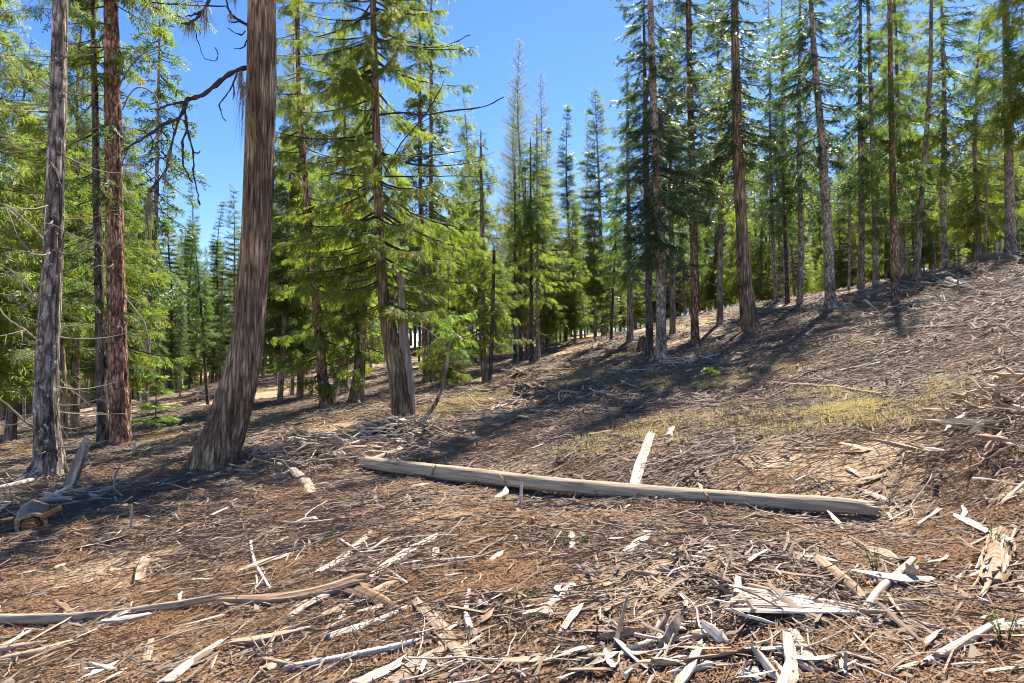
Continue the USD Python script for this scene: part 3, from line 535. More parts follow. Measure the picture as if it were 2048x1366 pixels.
# the dark spruces and other trunks on the slope at the right
named_tree('spruce_tree', 'dark spruce with a pale rooted foot at the top of the grassy patch', [(1322, 722, 26), (1323, 690, 21), (1322, 640, 20), (1321, 540, 18), (1316, 400, 17), (1307, 200, 15), (1301, 0, 12)], 17, 'bark_spruce',
    crown=SPR | dict(base=520, R=1.7, nb=240), trunk=dict(sides=40, rings=120, ridge=.06, flare=.5, flare_h=.25), dead=(640, 260, 50, 1.2), seed=30)
named_tree('spruce_tree', 'straight dark spruce trunk right of the pale-footed spruce', [(1391, 700, 19), (1389, 640, 16), (1388, 540, 15), (1385, 400, 14), (1381, 200, 13), (1377, 0, 11)], 18, 'bark_red',
    crown=SPR | dict(base=420, R=1.8, nb=210), trunk=dict(sides=30, rings=90, ridge=.06), dead=(600, 330, 40, 1.3), seed=31)
named_tree('cedar_tree', 'thick double-stemmed brown cedar on the slope, its main stem leaning left', [(1506, 672, 32), (1500, 630, 26), (1493, 560, 22), (1485, 470, 21), (1479, 380, 21), (1475, 280, 20), (1471, 100, 16)], 17, 'bark_cedar',
    crown=SPR | dict(base=330, R=1.9, nb=200), trunk=dict(sides=44, rings=130, ridge=.085, coarse=1.8, zr=.6), dead=(420, 260, 30, 1.6), seed=32)
named_tree('cedar_tree', 'slimmer left stem hugging the double-stemmed brown cedar', [(1489, 674, 14), (1486, 630, 12), (1481, 560, 11), (1478, 470, 10), (1474, 360, 9)], 11, 'bark_red', depth=22.6, crown=CED | dict(base=440, R=1.3, nb=60, dens=13, detail=4), trunk=dict(sides=18), seed=33)
named_tree('fir_tree', 'pale grey smooth-barked trunk standing alone on the bare slope', [(1662, 620, 27), (1660, 590, 21), (1657, 500, 19), (1650, 380, 17), (1641, 250, 14), (1628, 100, 11), (1622, 0, 9)], 18, 'bark_spruce',
    crown=SPR | dict(base=320, R=1.8, nb=190, dens=13), trunk=dict(sides=30, rings=90, ridge=.03, flare=.35, flare_h=.2), dead=(430, 200, 60, 1.1), seed=34)
named_tree('cedar_tree', 'straight brown trunk on the bare slope beside a half-buried log', [(1790, 604, 19), (1789, 570, 16), (1788, 480, 14), (1785, 350, 12), (1782, 200, 10), (1779, 0, 8)], 17, 'bark_red',
    crown=DCED | dict(base=420, R=1.4, nb=120, dens=13), trunk=dict(sides=26, rings=80, ridge=.06), dead=(520, 300, 26, 1.0), seed=35)
named_tree('cedar_tree', 'crooked cinnamon stem at the crest with its foot in a root mound', [(1833, 562, 16), (1835, 530, 12), (1838, 470, 11), (1846, 360, 10), (1856, 220, 9), (1862, 100, 7)], 16, 'bark_mid',
    crown=CED | dict(base=470, R=1.7, nb=150, dens=11), trunk=dict(sides=24, rings=80, ridge=.05, flare=.5, flare_h=.2), dead=(530, 350, 20, .9), seed=36)
named_tree('fir_tree', 'slim pale trunk left of the straight brown trunk on the crest', [(1752, 572, 12), (1751, 500, 11), (1748, 380, 10), (1742, 200, 8), (1736, 0, 6)], 19, 'bark_spruce', crown=DCED | dict(base=460, R=1.3, nb=110, dens=12, detail=4), dead=(540, 300, 40, 1.0), seed=37)
named_tree('cedar_tree', 'leaning grey bare-footed trunk on the crest under drooping dark fronds', [(1925, 528, 13), (1920, 450, 11), (1911, 340, 9), (1905, 260, 6)], 10, 'bark_grey', crown=DCED | dict(base=370, R=1.7, nb=130, dens=11), dead=(470, 350, 12, .8), seed=38)
named_tree('spruce_tree', 'sturdy grey-brown trunk at the right edge beside the rotten log', [(2021, 512, 22), (2020, 450, 18), (2018, 330, 16), (2015, 200, 14), (2010, 0, 11)], 18, 'bark_spruce', crown=DCED | dict(base=240, R=2.1, nb=140, dens=12, detail=4), dead=(430, 200, 50, 1.5), trunk=dict(sides=24), seed=39)
named_tree('fir_tree', 'pale slender trunk behind the slope midway between cedar and lone grey trunk', [(1574, 600, 13), (1573, 520, 12), (1570, 400, 10), (1567, 250, 8)], 18, 'bark_spruce', crown=DCED | dict(base=440, R=1.2, nb=110, dens=12, detail=4), dead=(570, 350, 60, 1.1), seed=40)
named_tree('cedar_tree', 'green-clad cedar left of the pale-footed spruce', [(1260, 687, 14), (1260, 620, 12), (1258, 480, 10), (1256, 330, 7)], 12, 'bark_mid', crown=DCED | dict(base=565, R=1.5, nb=150, dens=13, detail=4), seed=41)
named_tree('spruce_tree', 'shaggy dead-limbed spruce close behind the pale-footed spruce', [(1299, 676, 16), (1298, 600, 14), (1296, 480, 13), (1292, 330, 12)], 13, 'bark_dark', depth=24, crown=SPR | dict(base=330, R=1.2, nb=110, dens=10), dead=(600, 200, 90, 1.2), seed=42)

# surface roots at the feet of the nearest trunks
def roots(t, b, n, L, r, mname, seed, a0=0.0, a1=6.283):
    rg = np.random.default_rng(seed)
    for k in range(n):
        a = a0 + (a1 - a0) * (k + rg.random() * .7) / n; l = L * rg.uniform(.6, 1.2); s = np.linspace(0, 1, 9); w = np.cumsum(rg.normal(0, .12, 9)); x = np.cos(a + w * .5) * l * s; y = np.sin(a + w * .5) * l * s
        z = ground_z(b[0] + x, b[1] + y) - b[2] + r * 1.6 * (1 - s) ** 2 - r * .5 * s
        obj('root', tube(np.stack([x, y, z], 1), r * (1 - .82 * s) * rg.uniform(.8, 1.2, 9), 7), mname, t, smooth=60)
for path, b_, n, L, r, m, sd in (('/World/cedar_tree', bH, 6, .75, .075, 'bark_cedar', 1), ('/World/fir_tree', b1, 8, .75, .085, 'bark_grey', 2), ('/World/larch_tree', b2, 5, .6, .06, 'bark_red', 3), ('/World/cedar_tree_001', bM, 6, .7, .06, 'bark_cedar', 4)):
    roots(stage.GetPrimAtPath(path), b_, n, L, r, m, sd)
for a_ in ROOTED: roots(*a_)

# ------------------------------------------------------------------ repeated forest trees
G1 = 'trees of the forest behind the clearing'
K = 'KINDS'
P1 = [  # kind, name, label, foot px, py, depth or None, top py, upper, thick
 ('fir_kind_spire', 'fir_tree', 'narrow dark spire fir standing against the sky right of the bare larches', 1131, 690, 46, 196, None, 1.15),
 ('larch_kind', 'larch_tree', 'tallest leafless larch, its fine crown rising alone into the sky', 1056, 716, 40, 58, None, 1.15),
 ('larch_kind', 'larch_tree', 'leafless larch just left of the tallest larch', 1036, 716, 44, 150, None, 1.1),
 ('larch_kind', 'larch_tree', 'leafless larch just right of the tallest larch', 1080, 712, 43, 130, None, 1.1),
 ('larch_kind', 'larch_tree', 'shorter leafless larch left of the larch group', 1016, 720, 48, 170, None, .8),
 ('larch_kind', 'larch_tree', 'small bare larch between the dark spire fir and the broad fir', 1163, 690, 58, 222, None, .8),
 ('fir_kind_broad', 'fir_tree', 'broad dark fir with a thin tip beside the big dark spruces', 1208, 690, 42, 168, None, 1.1),
 ('fir_kind_spire', 'fir_tree', 'yellow-green slim fir in front of the larch group', 1094, 705, 40, 250, None, 1.1),
 ('cedar_kind_full', 'cedar_tree', 'bright bushy cedar under the larch group', 1085, 708, 34, 395, None, .8),
 ('cedar_kind_full', 'cedar_tree', 'yellow-green cedar under the dark spire fir', 1150, 700, 36, 400, None, .9),
 ('cedar_kind_dark', 'cedar_tree', 'deep green drooping cedar filling the gap left of the dark spruces', 1222, 694, 32, 330, None, .9),
 ('cedar_kind_slim', 'cedar_tree', 'slim bright cedar behind the green-clad cedar', 1190, 700, 40, 370, None, 1.0),
 ('fir_kind_spire', 'fir_tree', 'tall pointed fir under the bare lichen-hung branch', 338, 815, 44, 328, None, 1.1),
 ('fir_kind_spire', 'fir_tree', 'narrower pointed fir next to the one under the bare branch', 378, 812, 48, 348, None, 1.0),
 ('fir_kind_spire', 'fir_tree', 'small pointed fir tip left of the big leaning cedar', 424, 805, 52, 398, None, 1.15),
 ('fir_kind_broad', 'fir_tree', 'ragged fir whose tip touches the big leaning cedar', 462, 800, 38, 372, None, .9),
 ('cedar_kind_dark', 'cedar_tree', 'dark cedar with a bare grey foot left of the big leaning cedar', 416, 810, 30, 430, (398, 620), .85),
 ('cedar_kind_slim', 'cedar_tree', 'slim cedar right behind the big leaning cedar', 560, 790, 26, 130, None, .9),
 ('cedar_kind_full', 'cedar_tree', 'wide bright cedar between big leaning cedar and forked cedar', 600, 778, 27, 210, None, .95),
 ('cedar_kind_slim', 'cedar_tree', 'tall yellow-green cedar crown left of the forked cedar', 690, 765, 30, 20, None, .9),
 ('larch_kind', 'larch_tree', 'half-bare larch whose twigs show between the two big cedars', 585, 775, 30, -120, None, .75),
 ('cedar_kind_full', 'cedar_tree', 'broad bright cedar left of the grey flaky trunk', -60, 880, 17, -80, None, 1.0),
 ('cedar_kind_slim', 'cedar_tree', 'bright cedar crown between the grey trunk and the red-brown trunk', 150, 860, 22, -60, None, .95),
 ('cedar_kind_full', 'cedar_tree', 'drooping bright cedar at the left edge of the picture', 20, 868, 22, 60, None, 1.0),
 ('cedar_kind_full', 'cedar_tree', 'bright cedar right behind the red-brown scaly trunk', 255, 835, 26, 220, None, 1.0),
 ('cedar_kind_slim', 'cedar_tree', 'cedar with a reddish foot left of the dark slim trunk', 130, 874, 19, 120, (120, 700), .95),
 ('hemlock_kind', 'hemlock_tree', 'tall airy tree above the red-brown trunk', 290, 835, 30, -180, None, .8),
 ('cedar_kind_full', 'cedar_tree', 'round bright cedar right of the forked cedar', 915, 735, 28, 330, None, .85),
 ('cedar_kind_young', 'cedar_tree', 'low bright cedar beside the leaning sapling', 895, 740, 24, 480, None, 1.0),
 ('cedar_kind_slim', 'cedar_tree', 'cedar with brownish fronds behind the young bright cedar', 945, 735, 34, 190, None, .9),
 ('spruce_kind_full', 'spruce_tree', 'dense blue-green spruce between the two dark spruce trunks', 1345, 660, 29, -60, None, .8),
 ('spruce_kind_full', 'spruce_tree', 'dense blue-green spruce behind the double-stemmed cedar', 1440, 640, 29, -120, None, .8),
 ('spruce_kind_slim', 'spruce_tree', 'narrow blue-green spruce right of the double-stemmed cedar', 1552, 605, 36, -60, None, .8),
 ('hemlock_kind', 'hemlock_tree', 'airy drooping tree left of the lone grey trunk', 1600, 605, 32, -200, None, .9),
 ('cedar_kind_dark', 'cedar_tree', 'dark green cedar below the crowns left of the lone grey trunk', 1575, 604, 33, 170, None, 1.0),
 ('hemlock_kind', 'hemlock_tree', 'airy drooping tree between lone grey trunk and straight brown trunk', 1722, 575, 34, -260, None, .9),
 ('cedar_kind_slim', 'cedar_tree', 'light green cedar behind the straight brown trunk', 1808, 566, 36, -150, None, 1.0),
 ('hemlock_kind', 'hemlock_tree', 'airy tree with silvery fronds right of the crooked cinnamon stem', 1890, 545, 36, -240, None, 1.0),
 ('cedar_kind_full', 'cedar_tree', 'bushy light green cedar behind the leaning grey trunk', 1955, 535, 38, 10, None, 1.0),
 ('cedar_kind_slim', 'cedar_tree', 'tall light green cedar at the right edge of the picture', 2070, 520, 30, -300, None, 1.0),
 ('bare_kind', 'snag_tree', 'dead brown tree with drooping bare limbs right of the lone grey trunk', 1698, 580, 38, 190, None, .9),
 ('bare_kind', 'snag_tree', 'dead bare tree at the right between leaning grey trunk and sturdy trunk', 1972, 530, 36, 220, None, 1.0),
]
for k, (kind, name, lab, px, py, dep, top, up, th) in enumerate(P1):
    plant(name, kind, lab, px, py, top, dep, up, None, th, None, seed=k)
for k, (px, y, top) in enumerate(((1190, 62, 480), (1215, 70, 500), (1240, 58, 470), (1268, 66, 480), (1175, 75, 520), (1300, 62, 470), (735, 70, 560), (760, 62, 540), (715, 80, 580))):
    plant('cedar_tree', 'cedar_kind_full', 'bushy light green cedar closing the gap ' + ('under the spire fir' if px > 1000 else 'left of the forked cedar'), px, 690, None, y, None, at(px, top, y)[2] - ground_z(at(px, 690, y)[0], y), 1.1, 'bushy cedars closing the gap ' + ('under the spire fir' if px > 1000 else 'left of the forked cedar'), seed=300 + k)
plant('cedar_tree', 'cedar_kind_young', 'low young cedar filling the gap left of the forked cedar', 742, 700, None, 48, None, 5.5, 1.3, seed=390)
plant('cedar_tree', 'cedar_kind_young', 'low young cedar right behind the snag of the forked cedar', 765, 700, None, 54, None, 6, 1.3, seed=391)
rng = np.random.default_rng(77)
def sector(px):
    return ('behind the trunks at the left edge' if px < 330 else 'around the big leaning cedar' if px < 640 else 'behind the forked cedar' if px < 1000 else
            'under the larch group and spire fir' if px < 1260 else 'behind the dark spruces' if px < 1560 else 'beyond the crest at the right')
def skyline(px):
    """Highest pixel row that a tree far behind may reach, so the gaps of sky stay open."""
    return float(np.interp(px, [-200, 0, 250, 320, 480, 540, 900, 960, 1240, 1300, 1500, 2048, 2300], [180, 180, 260, 430, 430, 300, 330, 380, 410, 330, 260, 200, 200]))
FAR = ['cedar_kind_slim', 'cedar_kind_full', 'cedar_kind_dark', 'hemlock_kind', 'spruce_kind_slim', 'spruce_kind_full', 'fir_kind_broad', 'cedar_kind_young']
words = {'cedar_kind_slim': ('cedar_tree', 'slim light green cedar'), 'cedar_kind_full': ('cedar_tree', 'bushy light green cedar'), 'cedar_kind_dark': ('cedar_tree', 'dark green cedar with bare foot'), 'hemlock_kind': ('hemlock_tree', 'airy drooping conifer'),
         'spruce_kind_slim': ('spruce_tree', 'narrow blue-green spruce'), 'spruce_kind_full': ('spruce_tree', 'dense blue-green spruce'), 'fir_kind_broad': ('fir_tree', 'broad dark fir'), 'cedar_kind_young': ('cedar_tree', 'low young cedar')}
for k in range(230):
    kind = FAR[int(rng.choice(8, p=[.18, .30, .12, .10, .05, .05, .10, .10]))]
    px = -140 + (2330 * ((k * .61803) % 1)); y = rng.uniform(36, 95) if px < 1250 else rng.uniform(47, 90)
    if y < 56 and kind in ('cedar_kind_full', 'fir_kind_broad', 'cedar_kind_young') and px < 1000: kind = ['cedar_kind_slim', 'cedar_kind_dark', 'hemlock_kind'][k % 3]
    b = at(px, 700, y); b[2] = ground_z(b[0], b[1]); top = skyline(px) + rng.uniform(0, 150)
    H = at(px, top, y)[2] - b[2]
    if H < 4: continue
    if kind == 'cedar_kind_young': H = min(H, 8)
    d = b - EYE; py = 730.7 - FPX * d[2] / d[1]
    plant(words[kind][0], kind, words[kind][1] + ' far ' + sector(px), px, py, None, y, None, H, rng.uniform(.8, 1.1), words[kind][1] + 's ' + sector(px), seed=500 + k)
for k in range(60):
    px = -120 + 2300 * ((k * .61803 + .3) % 1); y = rng.uniform(56, 96); b = at(px, 700, y); b[2] = ground_z(b[0], b[1]); d = b - EYE
    plant('cedar_tree', 'cedar_kind_young', 'low young cedar at the back of the forest ' + sector(px), px, 730.7 - FPX * d[2] / d[1], None, y, None, rng.uniform(4.5, 8), rng.uniform(1.0, 1.5), 'low young cedars at the back ' + sector(px), seed=1300 + k)
# bare slim trunks in the shade of the far forest
for k in range(40):
    px = -40 + 2120 * ((k * .75488 + .13) % 1); y = rng.uniform(28, 55) if px < 1000 else rng.uniform(44, 66)
    b = at(px, 700, y); b[2] = ground_z(b[0], b[1]); d = b - EYE; py = 730.7 - FPX * d[2] / d[1]
    H = min(at(px, skyline(px) + 60, y)[2] - b[2], 17)
    if H < 5: continue
    plant('conifer_tree', ['spruce_kind_slim', 'cedar_kind_dark', 'hemlock_kind'][k % 3], 'slim high-crowned trunk in shade ' + sector(px), px, py, None, y, None, H, .6, 'slim shaded trunks ' + sector(px), seed=900 + k)

# ------------------------------------------------------------------ things lying on the ground
def normals(x, y, e=.12):
    dx = (ground_z(x + e, y) - ground_z(x - e, y)) / (2 * e); dy = (ground_z(x, y + e) - ground_z(x, y - e)) / (2 * e)
    return unit(np.stack([-dx, -dy, np.ones_like(dx)], -1))
def frame(n, yaw, pitch=0.0, roll=0.0):
    """Axes of a thing lying on ground of normal n: x along yaw, tipped by pitch and rolled."""
    x = np.array([math.cos(yaw), math.sin(yaw), 0]); x = unit(x - n * (x @ n)); y = np.cross(n, x)
    R = np.stack([x, y, n], 1); cp, sp, cr, sr = math.cos(pitch), math.sin(pitch), math.cos(roll), math.sin(roll)
    return R @ np.array([[cp, 0, -sp], [0, 1, 0], [sp, 0, cp]]) @ np.array([[1, 0, 0], [0, cr, -sr], [0, sr, cr]])
def splinter(rng, L, W, T, rings=6, sides=6, bend=.05, jag=.24, taper=.28):
    """A broken splinter of wood along x: uneven facets, ragged ends."""
    s = np.linspace(-.5, .5, rings); ang = np.arange(sides) * 2 * np.pi / sides + rng.random() * .6
    prof = np.clip(1 - taper * np.abs(2 * s) ** 3 * rng.uniform(.5, 1.4), .15, 1) * rng.uniform(.8, 1.15, rings)
    w = rng.uniform(.72, 1.15, (rings, sides)) * prof[:, None] * rng.uniform(.75, 1.2, sides)[None]
    x = np.repeat((s * L)[:, None], sides, 1); x[0] += rng.uniform(-jag, jag * .6, sides) * L; x[-1] += rng.uniform(-jag * .6, jag, sides) * L
    k = rng.normal(0, bend, 2); y = np.cos(ang) * w * W / 2 + (k[0] * L * 4 * s * s)[:, None]; z = np.sin(ang) * w * T / 2 + (k[1] * L * 2 * s * s)[:, None]
    v = np.stack([x, y, z], -1).reshape(-1, 3)
    i, j = np.meshgrid(np.arange(rings - 1), np.arange(sides), indexing='ij'); kk = (j + 1) % sides
    q = np.stack([i * sides + j, i * sides + kk, (i + 1) * sides + kk, (i + 1) * sides + j], -1).reshape(-1, 4)
    f = np.vstack([q[:, [0, 2, 1]], q[:, [0, 3, 2]]]); n = len(v); e = (rings - 1) * sides
    v = np.vstack([v, v[:sides].mean(0) + [.03 * L, 0, 0], v[e:e + sides].mean(0) - [.03 * L, 0, 0]]); j = np.arange(sides); k2 = (j + 1) % sides
    f = np.vstack([f, np.stack([np.full(sides, n), j, k2], 1), np.stack([np.full(sides, n + 1), e + k2, e + j], 1)])
    return v, f[:, ::-1]
def stick(rng, L, r, n=7, sides=5, bend=.10, fork=.3):
    s = np.linspace(-.5, .5, n); k = rng.normal(0, bend, 4)
    p = np.stack([s * L, L * (k[0] * (2 * s) ** 2 + k[1] * (2 * s) ** 3) + rng.normal(0, .012 * L, n), L * .35 * k[2] * (2 * s) ** 2 + rng.normal(0, .006 * L, n)], 1)
    G = Geo(); G.add(*tube(p, r * np.linspace(1.15, .5, n) * rng.uniform(.85, 1.15, n), sides))
    if rng.random() < fork:
        i = rng.integers(2, n - 1); d = unit(np.array([rng.uniform(.4, 1), rng.choice([-1, 1]) * rng.uniform(.4, 1), rng.uniform(0, .4)])); l = L * rng.uniform(.15, .4)
        G.add(*tube(p[i] + d * (l * np.array([0, .5, 1]))[:, None] + np.array([0, 0, 1]) * np.array([0, .02, 0])[:, None] * l, [r * .6, r * .45, r * .2], 4))
    return G.out()
def lying(name, label, cat, pix, mname, sides=10, rings=None, ridge=.10, lift=.7, jag=.0, smooth=50, group=None, seed=0, squash=1.0, dz=None, parent=None, facet=0.0, straight=False):
    """A log, pole or root drawn through pixels (px, py, width) along the ground."""
    h = np.array([hit(p[0], p[1]) for p in pix]); r = np.array([p[2] * q[1] / FPX / 2 for p, q in zip(pix, h)])
    s = np.concatenate([[0], np.cumsum(np.linalg.norm(np.diff(h[:, :2], axis=0), axis=1))]); deg = 1 if straight else min(2, len(pix) - 1)
    if len(pix) > 3: h = np.stack([np.polyval(np.polyfit(s, h[:, k], deg), s) for k in range(3)], 1)
    if facet > .3: r = np.maximum(r, .62 * r.max())
    c = np.c_[h, r]; L = s[-1]; n = rings or max(8, int(L / .05)); c = curve(c, n)
    if straight: c[:, 2] += max(0, np.quantile(ground_z(c[:, 0], c[:, 1]) - c[:, 2], .5)) + c[:, 3] * .8 + .035 - .06 * np.sin(np.linspace(0, np.pi, n))
    else: c[:, 2] = np.maximum(c[:, 2], ground_z(c[:, 0], c[:, 1]) - (.1 * c[:, 3] if len(pix) > 3 else .5)) + c[:, 3] * lift * squash
    c[:, 2] += .018
    if dz is not None: c[:, 2] += np.interp(np.linspace(0, 1, n), np.linspace(0, 1, len(dz)), dz)
    o = c[0, :3].copy(); c[:, :3] -= o; d = unit(c[-1, :3])
    # stored along local +x so that the grain follows the length
    yaw = math.atan2(d[1], d[0]); pit = math.asin(d[2]); R = frame(np.array([0, 0, 1.0]), yaw, pit); loc = c[:, :3] @ R
    th = np.arange(sides) * 2 * np.pi / sides; rg = np.random.default_rng(seed)
    Hh, T = np.meshgrid(np.linspace(0, L, n), th, indexing='ij')
    w = 1 + ridge * 2 * (fbm(np.stack([np.cos(T) * 1.8, np.sin(T) * 1.8, Hh * 1.1 + seed * 9], -1), 4, seed) - .5) + .12 * (fbm(np.stack([T * 0, T * 0 + seed, Hh * 2.2], -1), 2, seed + 1) - .5)
    w = w * rg.uniform(1 - facet, 1 + .5 * facet, sides)[None]
    v, f = tube(loc, c[:, 3], sides, True, w)
    if squash != 1: v[:, 2] = loc[:, 2].mean() + (v[:, 2] - loc[:, 2].mean()) * squash
    if jag:
        k = np.arange(len(v)) // sides; e0 = k == 0; e1 = k == n - 1; e0[-2:] = False; e1[-2:] = False
        v[e0, 0] -= rg.uniform(-.2, 1, e0.sum()) * jag; v[e1, 0] += rg.uniform(-.2, 1, e1.sum()) * jag
    m = np.eye(4); m[:3, :3] = R; m[:3, 3] = o
    return obj(name, (v, f), mname, '/World' if parent is None else parent, smooth=smooth, matrix=m, **({} if parent is not None else dict(label=label, cat=cat, group=group)))
LOG = [(738, 936, 25), (900, 964, 29), (1100, 988, 29), (1300, 1004, 30), (1500, 1018, 31), (1690, 1031, 32), (1745, 1035, 28)]
lg = lying('fallen_log', 'long straight barkless log lying across the middle of the clearing', 'log', LOG, 'wood_log', 40, 220, .13, .85, .14, seed=1, straight=True)
rg = np.random.default_rng(3)
lying('fallen_log', 'weathered pole lying at the bottom left edge of the picture', 'log', [(-30, 1265, 18), (120, 1248, 20), (290, 1228, 18), (437, 1219, 13)], 'wood_log', 16, 90, .3, .7, .14, seed=2, facet=.2, straight=True)
lying('split_slab', 'dark split slab in line with the bottom left pole', 'wood slab', [(442, 1224, 12), (520, 1212, 20), (620, 1200, 24), (716, 1194, 24)], 'wood_brown', 12, 60, .5, .5, .08, seed=3, smooth=20, facet=.3, straight=True)
lying('split_slab', 'short dark slab bending down right from the end of the long dark slab', 'wood slab', [(690, 1192, 26), (740, 1208, 28), (796, 1232, 14)], 'wood_brown', 12, 30, .5, .6, .08, seed=4, smooth=20, facet=.2)
